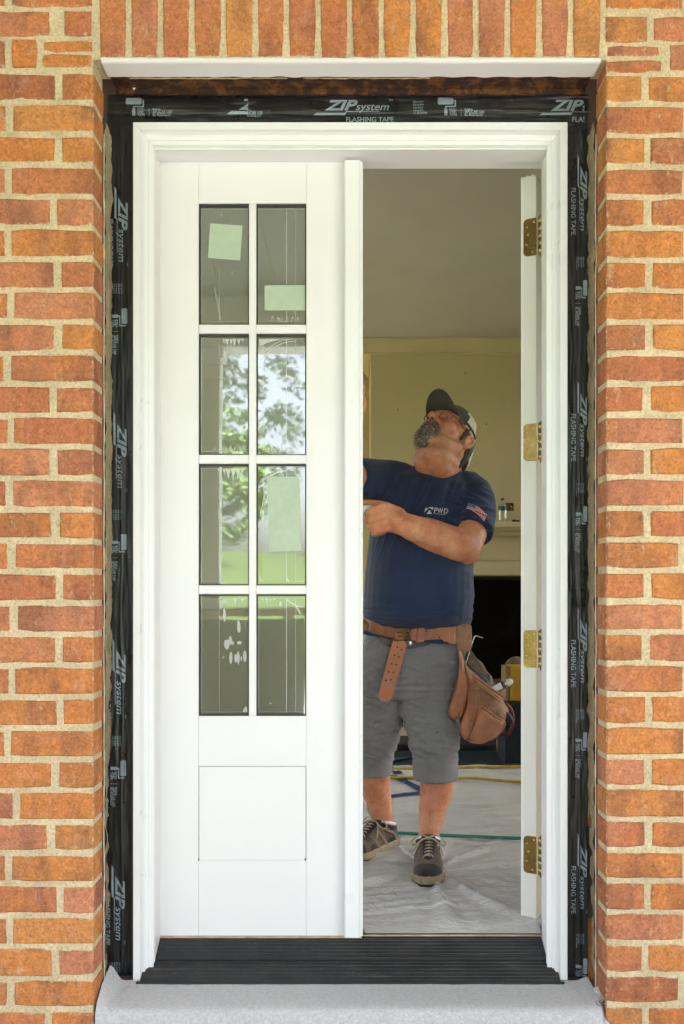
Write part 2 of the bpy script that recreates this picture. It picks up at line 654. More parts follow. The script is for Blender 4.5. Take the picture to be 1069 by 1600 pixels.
# ------------------------------------------------------------------ ground, porch, garden
YB, YT, YM = -0.248, -0.075, -0.109           # brick face, flashing tape, face of the brick mould
BD = 0.092                                     # brick depth
MAT['grass'] = concrete_like('mown_grass', (.040, .066, .020), (.070, .100, .033), 1.3, 40, .03, .95)
MAT['porch_floor'] = concrete_like('porch_concrete', (.36, .34, .31), (.46, .44, .40), 3, 120)
MAT['porch_wood'] = M('porch_ceiling_boards', (.25, .24, .205), .55, var=.1, vs_=9)
MAT['leaf'] = M('garden_leaf', (.12, .19, .055), .6, var=.3, vs_=2.0, col2=(.06, .115, .03))
MAT['bark'] = M('bark', (.09, .065, .045), .9, var=.3, vs_=12, bmp=1)
MAT['plaster'] = M('cream_wall_paint', (.62, .515, .32), .75, var=.03, vs_=2.5, bmp=.25, bs=160)
MAT['ceil'] = M('ceiling_paint', (.55, .50, .47), .85, var=.03, vs_=2, bmp=.4, bs=140)
MAT['mantel'] = M('cream_woodwork', (.64, .53, .33), .5, var=.04, vs_=4)
MAT['soot'] = M('sooty_firebox', (.022, .018, .015), .95, var=.3, vs_=12, bmp=.8, bs=40)
MAT['subfloor'] = M('floor_boards', (.42, .28, .16), .5, var=.2, vs_=8)
MAT['sheath'] = M('wall_sheathing', (.11, .075, .05), .9, var=.2)


def sheet(name, x0, x1, y0, y1, nx, ny, fz, m, parent=None, k=None, smooth=True):
    vs_ = []
    for j in range(ny + 1):
        for i in range(nx + 1):
            x, y = lerp(x0, x1, i / nx), lerp(y0, y1, j / ny)
            vs_.append((x, y, fz(x, y)))
    fs = [(j * (nx + 1) + i, j * (nx + 1) + i + 1, (j + 1) * (nx + 1) + i + 1, (j + 1) * (nx + 1) + i) for j in range(ny) for i in range(nx)]
    o = mesh(name, vs_, fs, m, parent, smooth)
    if k:
        o['kind'] = k
    return o


FLOORZ = -0.24
sheet('ground', -160, 160, -200, 120, 40, 40, lambda x, y: -0.42 + (0.25 * noise.noise(V((x * .03, y * .03, 0))) if abs(x) > 9 or y < -12 else 0) + 3.6 * sm(-12, -45, y), MAT['grass'], None, 'structure')
kind(box('porch_floor', -3.6, 3.6, -4.5, -0.16, -0.45, FLOORZ, MAT['porch_floor']), 'structure')

kind(box('added_paving', -7, 7, -9.5, -4.503, -0.45, -0.30, M('dark_paving', (.15, .15, .15), .85, var=.08, vs_=2, bmp=.5)), 'structure')  # unseen paving added for its bounce, dark to keep the wall top dim

# porch roof: boarded ceiling on beams and white posts
pr = thing('porch_roof', 'boarded porch roof with white edge beams over the front door', 'roof', (0, -2.3, 2.9))
g = Geo()
for i in range(46):
    x = -3.75 + i * .165
    g.box(x, x + .162, -3.45, YB - .03, 2.80, 2.82)
kind(g.obj('ceiling_board', MAT['porch_wood'], pr), 'stuff')
box('roof_deck', -3.8, 3.8, -3.6, YB - .03, 2.825, 3.0, MAT['porch_wood'], pr)
box('edge_beam', -3.8, 3.8, -3.4, -3.2, 2.48, 2.795, MAT['white'], pr, .01)
for s in (-1, 1):
    box('edge_beam', s * 3.7 - .1, s * 3.7 + .1, -3.197, YB - .03, 2.52, 2.795, MAT['white'], pr, .01)


def porch_post(x, y, label):
    t = thing('porch_post', label, 'post', (x, y, FLOORZ), 'white posts carrying the porch roof')
    box('shaft', x - .06, x + .06, y - .06, y + .06, FLOORZ + .16, 2.40, MAT['white'], t, .008)
    box('base', x - .085, x + .085, y - .085, y + .085, FLOORZ, FLOORZ + .157, MAT['white'], t, .01)
    box('capital', x - .085, x + .085, y - .085, y + .085, 2.403, 2.477, MAT['white'], t, .01)


for x in (-.88, 1.75, -3.6, 3.6):
    porch_post(x, -3.3, {-.88: 'white porch post mirrored at the left of the door glass', 1.75: 'white porch post right of the middle opposite the doorway',
                         -3.6: 'white corner post at the left end of the porch', 3.6: 'white corner post at the right end of the porch'}[x])

MAT['siding'] = M('grey_lap_siding', (.42, .42, .41), .7, var=.06, vs_=3)  # unseen end walls, added to cut side light falling on the brick front
for s_, lab in ((-1, 'unseen grey clad wall added to cut side light at the left porch end'), (1, 'unseen grey clad wall added to cut side light at the right porch end')):
    ww = thing('shade_wall', lab, 'wall', (s_ * 2.6, -2.2, FLOORZ), 'walls added at the porch ends to cut side light')
    xw = s_ * 2.62
    box('wall_core', min(xw, xw + s_ * .14), max(xw, xw + s_ * .14), -2.05, YB - .004, FLOORZ, 2.51, MAT['siding'], ww)
    for k in range(18):
        z0 = FLOORZ + .02 + k * .15
        if z0 + .15 > 2.5:
            break
        Geo().add([(xw, -2.05, z0), (xw - s_ * .014, -2.05, z0), (xw - s_ * .002, -2.05, z0 + .149), (xw, -2.05, z0 + .149),
                   (xw, YB - .004, z0), (xw - s_ * .014, YB - .004, z0), (xw - s_ * .002, YB - .004, z0 + .149), (xw, YB - .004, z0 + .149)],
                  [(0, 1, 2, 3), (7, 6, 5, 4), (0, 4, 5, 1), (1, 5, 6, 2), (2, 6, 7, 3), (3, 7, 4, 0)]).obj('siding_board', MAT['siding'], ww)

# workbench on the lawn, seen only as a reflection in the panes
wb = thing('workbench', 'plywood board on sawhorses draped with a grey dust sheet, mirrored in the lowest panes', 'workbench', (-.75, -3.3, FLOORZ))
box('board', -1.35, -.25, -3.75, -3.1, .80, .84, M('plywood', (.55, .36, .17), .7, var=.15, vs_=9), wb, .004)
sheet('dust_sheet', -1.32, -.28, -3.72, -3.085, 20, 20, lambda x, y: .846 + .004 * noise.noise(V((x * 9, y * 9, 3))), M('grey_dust_sheet', (.10, .12, .13), .9, var=.2), wb)
sheet_v = []
for j in range(13):
    for i in range(31):
        x = lerp(-1.30, -.28, i / 30)
        z = lerp(.78, FLOORZ + .06, j / 12)
        sheet_v.append((x, -3.082 + .05 * (j / 12) * math.sin(i * 1.1) + .02 * noise.noise(V((x * 5, z * 5, 0))), z))
mesh('sheet_front', sheet_v, [(j * 31 + i, j * 31 + i + 1, (j + 1) * 31 + i + 1, (j + 1) * 31 + i) for j in range(12) for i in range(30)], bpy.data.materials['grey_dust_sheet'], wb, True)
for x in (-1.2, -.4):
    for y in (-3.65, -3.2):
        Geo().tube([(x, y, .797), (x + (.08 if x > -.8 else -.08), y + (.1 if y > -3.4 else -.1) * .3, FLOORZ)], .025, 6).obj('leg', MAT['raw_wood'], wb)


# garden trees
def tree_meshes(seed, h, r):
    rr = random.Random(seed)
    g = Geo()
    g.limb([(0, 0, -.5), (rr.uniform(-.2, .2), rr.uniform(-.2, .2), h * .35), (rr.uniform(-.4, .4), rr.uniform(-.4, .4), h * .8)], [.32, .22, .06], 8, sub=3)
    for k in range(6):
        a = rr.uniform(0, 6.28)
        z0 = h * rr.uniform(.25, .5)
        g.limb([(0, 0, z0), (math.cos(a) * r * .4, math.sin(a) * r * .4, z0 + h * .15), (math.cos(a) * r * .75, math.sin(a) * r * .75, z0 + h * .25)], [.12, .08, .03], 6, sub=2)
    tr = bpy.data.meshes.new('trunk')
    tr.from_pydata([tuple(v) for v in g.v], [], g.f)
    tr.materials.append(MAT['bark'])
    v, f = [], []
    for c in range(130):
        a, e = rr.uniform(0, 6.28), rr.uniform(-1, 1)
        q = rr.uniform(.45, 1.0)
        cx, cy, cz = math.cos(a) * r * q * math.sqrt(1 - e * e), math.sin(a) * r * q * math.sqrt(1 - e * e), h * .54 + e * h * .47 * q
        cr = rr.uniform(.35, .8) * r * .28
        for l in range(46):
            d = V((rr.gauss(0, 1), rr.gauss(0, 1), rr.gauss(0, .7)))
            d = d.normalized() * cr * rr.uniform(.3, 1)
            p = V((cx, cy, cz)) + d
            u = V((rr.gauss(0, 1), rr.gauss(0, 1), rr.gauss(0, .5))).normalized()
            w = u.orthogonal().normalized()
            s = rr.uniform(.10, .22)
            b = len(v)
            v += [p - u * s, p + w * s * .5, p + u * s, p - w * s * .5]
            f.append((b, b + 1, b + 2, b + 3))
    cr_ = bpy.data.meshes.new('crown')
    cr_.from_pydata([tuple(x) for x in v], [], f)
    cr_.materials.append(MAT['leaf'])
    return tr, cr_


tm = [tree_meshes(3, 9, 3.6), tree_meshes(5, 12, 4.4), tree_meshes(8, 7, 3.0)]
spots = [(-14, -34, 0), (-9.5, -38, 1), (-5.9, -33, 2), (3.2, -40, 0), (6.5, -36, 1), (12, -33, 2), (18, -38, 0), (-20, -37, 1), (-7.5, -48, 1), (9.5, -47, 0), (25, -40, 1), (-27, -41, 0)]
words = ['widest tree left of the lawn', 'tall tree left behind the lawn', 'small round tree left of the middle of the lawn', 'broad tree closing the middle of the lawn', 'tall tree right of the lawn middle',
         'small round tree on the right lawn', 'broad tree at the right lawn edge', 'tall tree at the far left lawn edge', 'tallest tree in the second row', 'broad tree in the second row at right', 'outermost tall tree at right', 'outermost broad tree at left']
for (x, y, k), w in zip(spots, words):
    t = thing('garden_tree', 'leafy ' + w + ', mirrored in the door glass', 'tree', (x, y, -.6 + 3.6 * sm(-12, -45, y)), 'leafy trees beyond the lawn')
    for nm, me in (('trunk', tm[k][0]), ('crown', tm[k][1])):
        o = bpy.data.objects.new(nm, me)
        COL.objects.link(o)
        o.parent = t
        o.rotation_euler = (0, 0, x * 1.7)
        s = .85 + .3 * R.random()
        o.scale = (s, s, s)

# ------------------------------------------------------------------ brick wall
wall = thing('brick_wall', 'orange red brick wall with sandy mortar around the doorway', 'wall', (0, YB + .05, FLOORZ))


def brick_mesh(hx, hz, rr, thin=False):
    """One brick: uneven outline on its face, worn arris, 'edge' = 0 on the arris and 1 inside."""
    nx = 4 if hx > hz else 1
    nz = 4 if hz > hx else 1
    if abs(hx - hz) < .03:
        nx, nz = 2, 1
    outline = []
    for i in range(nx):
        outline.append((-1 + 2 * i / nx, -1))
    for i in range(nz):
        outline.append((1, -1 + 2 * i / nz))
    for i in range(nx):
        outline.append((1 - 2 * i / nx, 1))
    for i in range(nz):
        outline.append((-1, 1 - 2 * i / nz))
    n = len(outline)
    j = [(rr.uniform(-.0018, .0018), rr.uniform(-.0018, .0018)) for _ in range(n)]
    vs_, ed = [], []
    for ins, y, e in ((0, BD, 1.0), (0, .016, 1.0), (0, .004, 0.05), (.0035, .0, .30), (.014, -.0004, 1.0)):
        for (ox, oz), (jx, jz) in zip(outline, j):
            if abs(ox) == 1:
                jx = jx * .6
            corner = abs(ox) == 1 and abs(oz) == 1
            ii = ins + (.002 if corner else 0)
            vs_.append((ox * (hx - ii) + jx, y + rr.uniform(-.0008, .0008), oz * (hz - ii) + jz))
            ed.append(e)
    fs = []
    for r_ in range(4):
        for k in range(n):
            fs.append((r_ * n + k, r_ * n + (k + 1) % n, (r_ + 1) * n + (k + 1) % n, (r_ + 1) * n + k))
    fs += [tuple(range(4 * n, 5 * n)), tuple(range(n))[::-1]]
    me = bpy.data.meshes.new('brick')
    me.from_pydata(vs_, [], fs)
    bm = bmesh.new()
    bm.from_mesh(me)
    bmesh.ops.recalc_face_normals(bm, faces=bm.faces)
    bm.to_mesh(me)
    bm.free()
    a = me.attributes.new('edge', 'FLOAT', 'POINT')
    a.data.foreach_set('value', ed)
    me.materials.append(MAT['brick'])
    return me


rb = random.Random(21)
LIB = {'long': [brick_mesh(.100, .0305, rb) for _ in range(7)], 'half': [brick_mesh(.045, .0305, rb) for _ in range(6)],
       'thin': [brick_mesh(.060, .014, rb) for _ in range(3)], 'up': [brick_mesh(.030, .100, rb) for _ in range(6)]}
DIM = {'long': (.100, .0305), 'half': (.045, .0305), 'thin': (.060, .014), 'up': (.030, .100)}
rects = []          # photo pixels at the brick face: x0, x1, y0, y1


def row(y0, y1, cuts, x_lo, x_hi):
    """Bricks between successive cuts (joint centres), clipped to the wall's own ends."""
    for a, b in zip(cuts[:-1], cuts[1:]):
        a2 = a + 4.6 + R.uniform(-1, 1) if a > x_lo else a
        b2 = b - 4.6 + R.uniform(-1, 1) if b < x_hi else b
        rects.append((a2, b2, y0 - .5 + R.uniform(-.8, .8), y1 + .6 + R.uniform(-.8, .8)))


LJ = [92, 14, 91, 12, 82, 12, 90, 15, 90, 11, 82, 16, 83, 14, 86, 17, 92, 21, 92, 19, 94, 11, 86, 25, 79, 13, 93, 14, 86, 17, 75, 14, 88]
RJ = [1009, 1074, 1013, 1074, 1013, 1073, 1015, 1075, 1015, 1076, 1011, 1074, 1013, 1074, 1013, 1067, 1013, 1074, 1010, 1073, 1014, 1074, 1013, 1074, 1014, 1074, 1013, 1074, 1008, 1067, 1010, 1074, 1011]
for i in range(-8, 33):
    yl, yr = 115 + 48.93 * i, 118 + 48.6 * i
    jl = LJ[i] if i >= 0 else (88 if i % 2 == 0 else 13)
    jr = RJ[i] if i >= 0 else (1014 if i % 2 == 0 else 1074)
    cl = [jl - 133 * k + R.uniform(-2, 2) * (k > 0) for k in range(8, -1, -1)]
    cr = [jr + 133 * k + R.uniform(-2, 2) * (k > 0) for k in range(0, 9)]
    if i >= -3:
        if i == -1:
            row(yl - 5, yl + 38, cl, -9e9, 9e9)
            row(yl - 5, yl + 38, [jl, 61], -9e9, 9e9)
            rects.append((66, 145, yl - 4, yl + 14))
            rects.append((65, 143, yl + 18, yl + 38))
            rects.append((947, 1036, yr + 23, yr + 43))
            rects.append((949, 1032, yr + 1, yr + 17))
            row(yr, yr + 40, [1042] + [x + 100 for x in cr[:-1]], -9e9, 9e9)
        elif i == -2:
            row(yl - 1, yl + 38, [c + 0 for c in cl[:-1]] + [83], -9e9, 9e9)
            rects.append((99, 143, yl - 1, yl + 38))
            row(yr + 5, yr + 43, [941.8, 1017] + [x + 136 for x in cr[:-1]], -9e9, 9e9)
        else:
            e = 147 if i >= 0 else 144
            row(yl, yl + 39.5, cl + [e], -9e9, e)
            row(yr, yr + 39.5, [946.5] + cr, 946.5, 9e9)
    else:
        row(yl, yl + 39.5, [jl + 133 * k for k in range(-8, 16)], -9e9, 9e9)
for k in range(16):
    a = 151 + 49.4 * k
    rects.append((a + 4.5, a + 45.5 if k < 15 else 938, -40, 89 + R.uniform(-1.5, 1.5)))

items = []
for (a, b, c, d) in rects:
    x0, x1, z0, z1 = PX(a, YB), PX(b, YB), PZ(d, YB), PZ(c, YB)
    vis = -120 < b and a < 1190 and d > -110 and c < 1660
    key = max(abs((a + b) / 2 - 534) / 534, abs((c + d) / 2 - 800) / 800)
    items.append((key, x0, x1, z0, z1))
items.sort()
rest = [Geo() for _ in range(7)]
for n_, (key, x0, x1, z0, z1) in enumerate(items):
    w, h = x1 - x0, z1 - z0
    if w < .01 or z1 < FLOORZ or x1 < -3.2 or x0 > 3.2 or z1 > 3.0:
        continue
    kd = 'up' if h > w else ('thin' if h < .045 else ('long' if w > .14 else 'half'))
    me = R.choice(LIB[kd])
    dm = DIM[kd]
    prd = R.uniform(-.0022, .0022)
    if n_ < 292:
        o = bpy.data.objects.new('brick', me)
        COL.objects.link(o)
        o.parent = wall
        o.location = V(((x0 + x1) / 2, YB + prd, (z0 + z1) / 2)) - wloc(wall)
        o.scale = (w / (2 * dm[0]), 1, h / (2 * dm[1]))
        o.rotation_euler = (0, R.uniform(-.004, .004), 0)
    else:
        R.choice(rest).box(x0, x1, YB + prd, YB + BD, z0, z1)
for g in rest:
    o = kind(g.obj('brickwork', MAT['brick'], wall), 'stuff')
    o.data.attributes.new('edge', 'FLOAT', 'POINT').data.foreach_set('value', [1.0] * len(o.data.vertices))
XL, XR = PX(147, YB) - .0015, PX(946.5, YB) + .0015
ZL = PZ(92, YB)
g = Geo()


def mortar_sheet(x0, x1, z0, z1, step=.012):
    nx, nz = max(1, int((x1 - x0) / step)), max(1, int((z1 - z0) / step))
    vs_, fs = [], []
    for j in range(nz + 1):
        for i in range(nx + 1):
            x, z = lerp(x0, x1, i / nx), lerp(z0, z1, j / nz)
            vs_.append((x, YB + .0048 + .0030 * noise.noise(V((x * 45, z * 45, 1))), z))
    for j in range(nz):
        for i in range(nx):
            fs.append((j * (nx + 1) + i, j * (nx + 1) + i + 1, (j + 1) * (nx + 1) + i + 1, (j + 1) * (nx + 1) + i))
    g.add(vs_, fs)


mortar_sheet(-1.1, XL - .003, FLOORZ, 2.45)
mortar_sheet(XR + .003, 1.1, FLOORZ, 2.45)
mortar_sheet(XL - .003, XR + .003, ZL + .002, 2.45)
g.box(-3.2, -1.1, YB + .0035, YB + BD, FLOORZ, 3.0)
g.box(1.1, 3.2, YB + .0035, YB + BD, FLOORZ, 3.0)
g.box(-1.1, 1.1, YB + .0035, YB + BD, 2.45, 3.0)
g.box(-1.1, XL - .003, YB + .008, YB + BD, FLOORZ, 2.45)
g.box(XR + .003, 1.1, YB + .008, YB + BD, FLOORZ, 2.45)
g.box(XL - .003, XR + .003, YB + .008, YB + BD, ZL + .002, 2.45)
kind(g.obj('mortar', MAT['mortar'], wall, False), 'stuff')

# rough mortar fins and caulk bead behind the brick reveal
for s in (-1, 1):
    xe = XL + .002 if s < 0 else XR - .002
    vs_, fs = [], []
    nz, ny = 260, 7
    for j in range(nz + 1):
        z = lerp(-.10, 2.135, j / nz)
        for i in range(ny + 1):
            t = i / ny
            y = lerp(YB + BD - .004, YT - .008, t)
            course = math.sin(z / .0767 * 2 * math.pi + 2.2 * noise.noise(V((z * 3, 1, s)))) * (.3 + 1.2 * abs(noise.noise(V((z * 7, 4, s)))))
            prof = .0060 * fbm(V((z * 18, t * 2, 5 + s))) + .003 * noise.noise(V((z * 60, t * 5, s)))
            low = sm(.95, -.1, z)
            if s > 0:
                low = sm(.45, -.1, z) * .9
            cut = low * t * (.012 + .016 * max(0, course)) * (1 + 1.2 * noise.noise(V((z * 9, 3.3, s))))
            x = xe + s * (-.0035 + max(-.005, prof) + max(0, cut)) + s * t * .0035
            vs_.append((x, y + (0 if i < ny else .006 * noise.noise(V((z * 25, 1, s))) - low * .018 * max(0, course)), z))
    for j in range(nz):
        for i in range(ny):
            fs.append((j * (ny + 1) + i, j * (ny + 1) + i + 1, (j + 1) * (ny + 1) + i + 1, (j + 1) * (ny + 1) + i))
    o = mesh('mortar_fin', vs_, fs, MAT['fin'], wall, True)
    pts = []
    rs = []
    for j in range(150):
        z = lerp(-.09, 2.10, j / 149)
        pts.append((xe - s * (.001 + .0012 * noise.noise(V((z * 7, 2, s)))), YB + BD - .006 + .003 * noise.noise(V((z * 12, 0, s))), z))
        rs.append(.0012 + .0011 * max(0, noise.noise(V((z * 22, 9, s)))))
    Geo().tube(pts, rs, 6).obj('caulk_bead', MAT['caulk'], wall, True)

# house body behind the bricks
hs = thing('house_wall', 'timber sheathing of the house front seen in the gap beside the flashing tape', 'wall', (0, 0, 0))
FX0, FX1, FZ1 = -.567, .565, 2.159
JX0, JX1, JZ = PX(242, -.07), PX(855, -.07), 2.105
box('sheathing', -3.2, FX0 + .010, YT + .004, .045, FLOORZ - .2, 3.0, MAT['sheath'], hs)
box('sheathing', FX1 - .010, 3.2, YT + .004, .045, FLOORZ - .2, 3.0, MAT['sheath'], hs)
box('sheathing', FX0 + .010, FX1 - .010, YT + .004, .045, FZ1 - .012, 3.0, MAT['sheath'], hs)
box('sill_plate', FX0 + .010, FX1 - .010, YB + BD + .02, .045, -.45, -.09, MAT['sheath'], hs)
for (a, b, py0, py1) in ((162, 174, 1003, 1056), (163, 173, 945, 956), (161, 172, 1108, 1128)):
    box('wood_block', PX(a, YT), PX(b, YT), YT - .03, YT + .003, PZ(py1, YT), PZ(py0, YT), MAT['orange_wood'], hs)
box('wood_block', PX(918.5, YT), PX(930, YT), YT - .025, YT + .003, PZ(1290, YT), PZ(1225, YT), MAT['orange_wood'], hs)
box('wood_block', PX(918.5, YT), PX(930, YT), YT - .025, YT + .003, PZ(1538, YT), PZ(1435, YT), MAT['orange_wood'], hs)

# steel lintel: painted in front, rusty behind
li = thing('steel_lintel', 'white painted steel lintel under the upright bricks, rusty along its back', 'lintel', (0, YB, ZL))
LX0, LX1 = PX(158.5, YB), PX(938.5, YB)
lz = PZ(97, YB)
vs_, fs = [], []
nx = 120
for i in range(nx + 1):
    x = lerp(LX0, LX1, i / nx)
    w = .0022 * noise.noise(V((x * 30, 0, 0))) + .0012 * noise.noise(V((x * 90, 0, 4)))
    w2 = .003 * noise.noise(V((x * 25, 7, 0)))
    prof = [(YB + .02, ZL + .002), (YB - .002 + w * .3, ZL + .0015 + w), (YB - .003, ZL - .004), (YB - .001, lz + .001), (YB + .004, lz - .001), (YB + .064 + w2 * 2, lz - .0004 + w2 * .2), (YB + .064 + w2 * 2, lz + .004), (YB + .02, lz + .006)]
    vs_ += [(x, p[0], p[1]) for p in prof]
m_ = 8
fs = [(i * m_ + k, i * m_ + (k + 1) % m_, (i + 1) * m_ + (k + 1) % m_, (i + 1) * m_ + k) for i in range(nx) for k in range(m_)]
fs += [tuple(range(m_))[::-1], tuple(range(nx * m_, nx * m_ + m_))]
mesh('painted_flange', vs_, fs, MAT['lintel'], li)
box('rusted_flange', LX0 + .004, LX1 - .006, YB + .012, YB + .122, lz + .0012, ZL - .002, MAT['rust'], li)
box('rusted_web', LX0 + .004, LX1 - .006, YB + .124, YB + .132, lz - .010, ZL + .09, MAT['rust'], li)
sc = Geo()
for x0, x1 in ((-.56, -.16), (-.12, .2)):
    pts = [(lerp(x0, x1, i / 24), YB + .068 + .002 * R.uniform(-1, 1), lz - .0015) for i in range(25)]
    sc.tube(pts, [.0010 + .0012 * R.random() for _ in pts], 5)
sc.obj('caulk_scrap', MAT['fin'], li, True)
Geo().add([P(205, 134, -.13), P(217, 133, -.13), P(209, 141, -.135), P(211, 134, -.125)], [(0, 1, 2), (0, 2, 3), (1, 2, 3), (0, 1, 3)]).obj('peeled_paint', MAT['caulk'], li)

# ------------------------------------------------------------------ flashing tape with its print
tape = thing('flashing_tape', 'glossy black flashing tape with grey lettering, wrapped round the white door frame', 'tape', (0, YT, 0))


def tdisp(x, z, side):
    """Height of the tape's wrinkles above its plane."""
    if side == 'h':
        a, b = z, x
        e = (z - FZ1) / .07
    else:
        a, b = x, z
        e = (abs(x) - .567) / .06
    d = .0022 * noise.noise(V((a * 55, b * 5, 3))) + .0016 * noise.noise(V((a * 120, b * 14, 8)))
    rdg = max(0, 1 - abs(e - .62 - .10 * noise.noise(V((b * 4, 1, 1)))) / .07)
    d += .0032 * rdg * rdg
    rdg2 = max(0, 1 - abs(e - .28 - .24 * noise.noise(V((b * 3.1, 5, 1)))) / .05)
    d += .0020 * rdg2 * rdg2 * max(0, .4 + noise.noise(V((b * 5, 2, 2))))
    return d + .0014


def tape_strip(name, x0, x1, z0, z1, nx, nz, side):
    vs_, fs = [], []
    for j in range(nz + 1):
        for i in range(nx + 1):
            x, z = lerp(x0, x1, i / nx), lerp(z0, z1, j / nz)
            if side == 'l' and i == 0 or side == 'r' and i == nx:
                x += .003 * noise.noise(V((0, z * 8, 2)))
            vs_.append((x, YT - tdisp(x, z, side), z))
    for j in range(nz):
        for i in range(nx):
            fs.append((j * (nx + 1) + i, j * (nx + 1) + i + 1, (j + 1) * (nx + 1) + i + 1, (j + 1) * (nx + 1) + i))
    return mesh(name, vs_, fs, MAT['tape'], tape, True)


TL0, TR1, TZ1 = PX(169, YT), PX(919.5, YT), PZ(148, YT)
tape_strip('side_strip', TL0, FX0 + .012, PZ(1524, YT), FZ1 + .004, 40, 420, 'l')
tape_strip('side_strip', FX1 - .012, TR1, PZ(1527, YT), FZ1 + .004, 40, 420, 'r')
tape_strip('head_strip', TL0, TR1, FZ1 - .012, TZ1, 380, 44, 'h')


def text_mesh(body, size, shear=0.0, bold=0.0, wide=1.0):
    cu = bpy.data.curves.new('t', 'FONT')
    cu.body = body
    cu.size = size
    cu.shear = shear
    cu.offset = bold
    cu.resolution_u = 3
    o = bpy.data.objects.new('t', cu)
    COL.objects.link(o)
    bpy.context.view_layer.update()
    me = o.to_mesh()
    vs_ = [V((v.co.x * wide, v.co.y, 0)) for v in me.vertices]
    fs = [tuple(p.vertices) for p in me.polygons]
    o.to_mesh_clear()
    bpy.data.objects.remove(o)
    bpy.data.curves.remove(cu)
    if vs_:
        mx = min(v.x for v in vs_)
        vs_ = [V((v.x - mx, v.y, 0)) for v in vs_]
    return vs_, fs


# one repeat of the print in photo pixels along (u) and across (v) the tape; v = 0 at the top edge of ZIP
def zip_logo():
    g = []
    vs_, fs = text_mesh('ZIP', 27, .32, .9, 1.18)
    w = max(v.x for v in vs_)
    vs_ = [V((v.x * 52 / w + 12, v.y * .84 - 18, 0)) for v in vs_]
    g.append((vs_, fs))
    vs_, fs = text_mesh('system', 17, .28, .10, 1.0)
    w = max(v.x for v in vs_)
    g.append(([V((v.x * 52 / w + 61, v.y - 18, 0)) for v in vs_], fs))
    g.append(([V(p) for p in ((0, -22, 0), (44, -22, 0), (46, -20, 0), (98, -20, 0), (98, -21, 0), (46.5, -21, 0), (44, -25.5, 0), (-6, -25.5, 0))], [(0, 1, 6, 7), (1, 2, 5, 6), (2, 3, 4, 5)]))
    vs_, fs = text_mesh('TM', 4.5)
    g.append(([v + V((113, -4, 0)) for v in vs_], fs))
    vs_, fs = text_mesh('FLASHING TAPE', 11, 0, .18)
    w = max(v.x for v in vs_)
    g.append(([V((v.x * 74 / w + 46, v.y - 36, 0)) for v in vs_], fs))
    return g


def codes():
    g = []
    for k, s in enumerate(('ESR #1473', 'ESR #1474', 'ESR #2227', 'ESR #3373', 'UL ER R40069')):
        vs_, fs = text_mesh(s, 3.6, 0, .05)
        g.append(([v + V((0, -5 - 4.4 * k, 0)) for v in vs_], fs))
    return g


def roller():
    g = []

    def q(a, b, c, d):
        g.append(([V((a, -b, 0)), V((c, -b, 0)), V((c, -d, 0)), V((a, -d, 0))], [(0, 1, 2, 3)]))
    g.append(([V((1.5, 0, 0)), V((23, 0, 0)), V((24.5, -1.5, 0)), V((24.5, -9, 0)), V((23, -10.5, 0)), V((1.5, -10.5, 0)), V((0, -9, 0)), V((0, -1.5, 0))], [tuple(range(8))]))
    q(26.3, 3, 28.3, 14.5)
    q(11.5, 12.8, 26.3, 14.5)
    q(11.5, 14.5, 13.4, 16.5)
    q(10, 16.5, 15, 28)
    for k, s in enumerate(('ROLL', 'THE', 'TAPE')):
        vs_, fs = text_mesh(s, 5.2, 0, .14)
        g.append(([v + V((18, -20 - 4.1 * k, 0)) for v in vs_], fs))
    q(36.2, 16, 36.7, 28.5)
    for k, s in enumerate(('PARA', 'APLICAR USE', 'EL RODILLO')):
        vs_, fs = text_mesh(s, 5.2, 0, .14)
        g.append(([v + V((42, -20 - 4.1 * k, 0)) for v in vs_], fs))
    return g


def print_on(name, pieces, side, u0, v0, umin=None, umax=None):
    """Lay printed pieces on the tape. u runs right on the head strip and down on the side strips."""
    g = Geo()
    k = 1.0
    for vs_, fs in pieces:
        bm = bmesh.new()
        bv = [bm.verts.new(v) for v in vs_]
        for f in fs:
            try:
                bm.faces.new([bv[i] for i in f])
            except ValueError:
                pass
        for lim, sgn in ((umin, -1), (umax, 1)):
            if lim is not None:
                bmesh.ops.bisect_plane(bm, geom=bm.verts[:] + bm.edges[:] + bm.faces[:], plane_co=(lim, 0, 0), plane_no=(sgn, 0, 0), clear_outer=True)
        xs_ = [v.co.x for v in bm.verts]
        ys_ = [v.co.y for v in bm.verts]
        if not xs_:
            bm.free()
            continue
        cu_ = math.floor(min(xs_)) + .37
        while cu_ < max(xs_):
            bmesh.ops.bisect_plane(bm, geom=bm.verts[:] + bm.edges[:] + bm.faces[:], plane_co=(cu_, 0, 0), plane_no=(1, 0, 0))
            cu_ += 3.0
        cu_ = math.floor(min(ys_)) + .41
        while cu_ < max(ys_):
            bmesh.ops.bisect_plane(bm, geom=bm.verts[:] + bm.edges[:] + bm.faces[:], plane_co=(0, cu_, 0), plane_no=(0, 1, 0))
            cu_ += 2.0
        bm.verts.index_update()
        out = []
        for v in bm.verts:
            if side == 'h':
                px, py = u0 + v.co.x, v0 - v.co.y
            elif side == 'l':
                px, py = v0 + v.co.y * .87, u0 + v.co.x
            else:
                vv = v.co.y
                px, py = v0 + (vv * .62 if vv > -25.6 else -15.9 + (vv + 25.6) * .95), u0 + v.co.x
            x, z = PX(px, YT), PZ(py, YT)
            out.append((x, YT - tdisp(x, z, side) - .0009, z))
        g.add(out, [[v.index for v in f.verts] for f in bm.faces])
        bm.free()
    return g.obj(name, MAT['print'], tape)


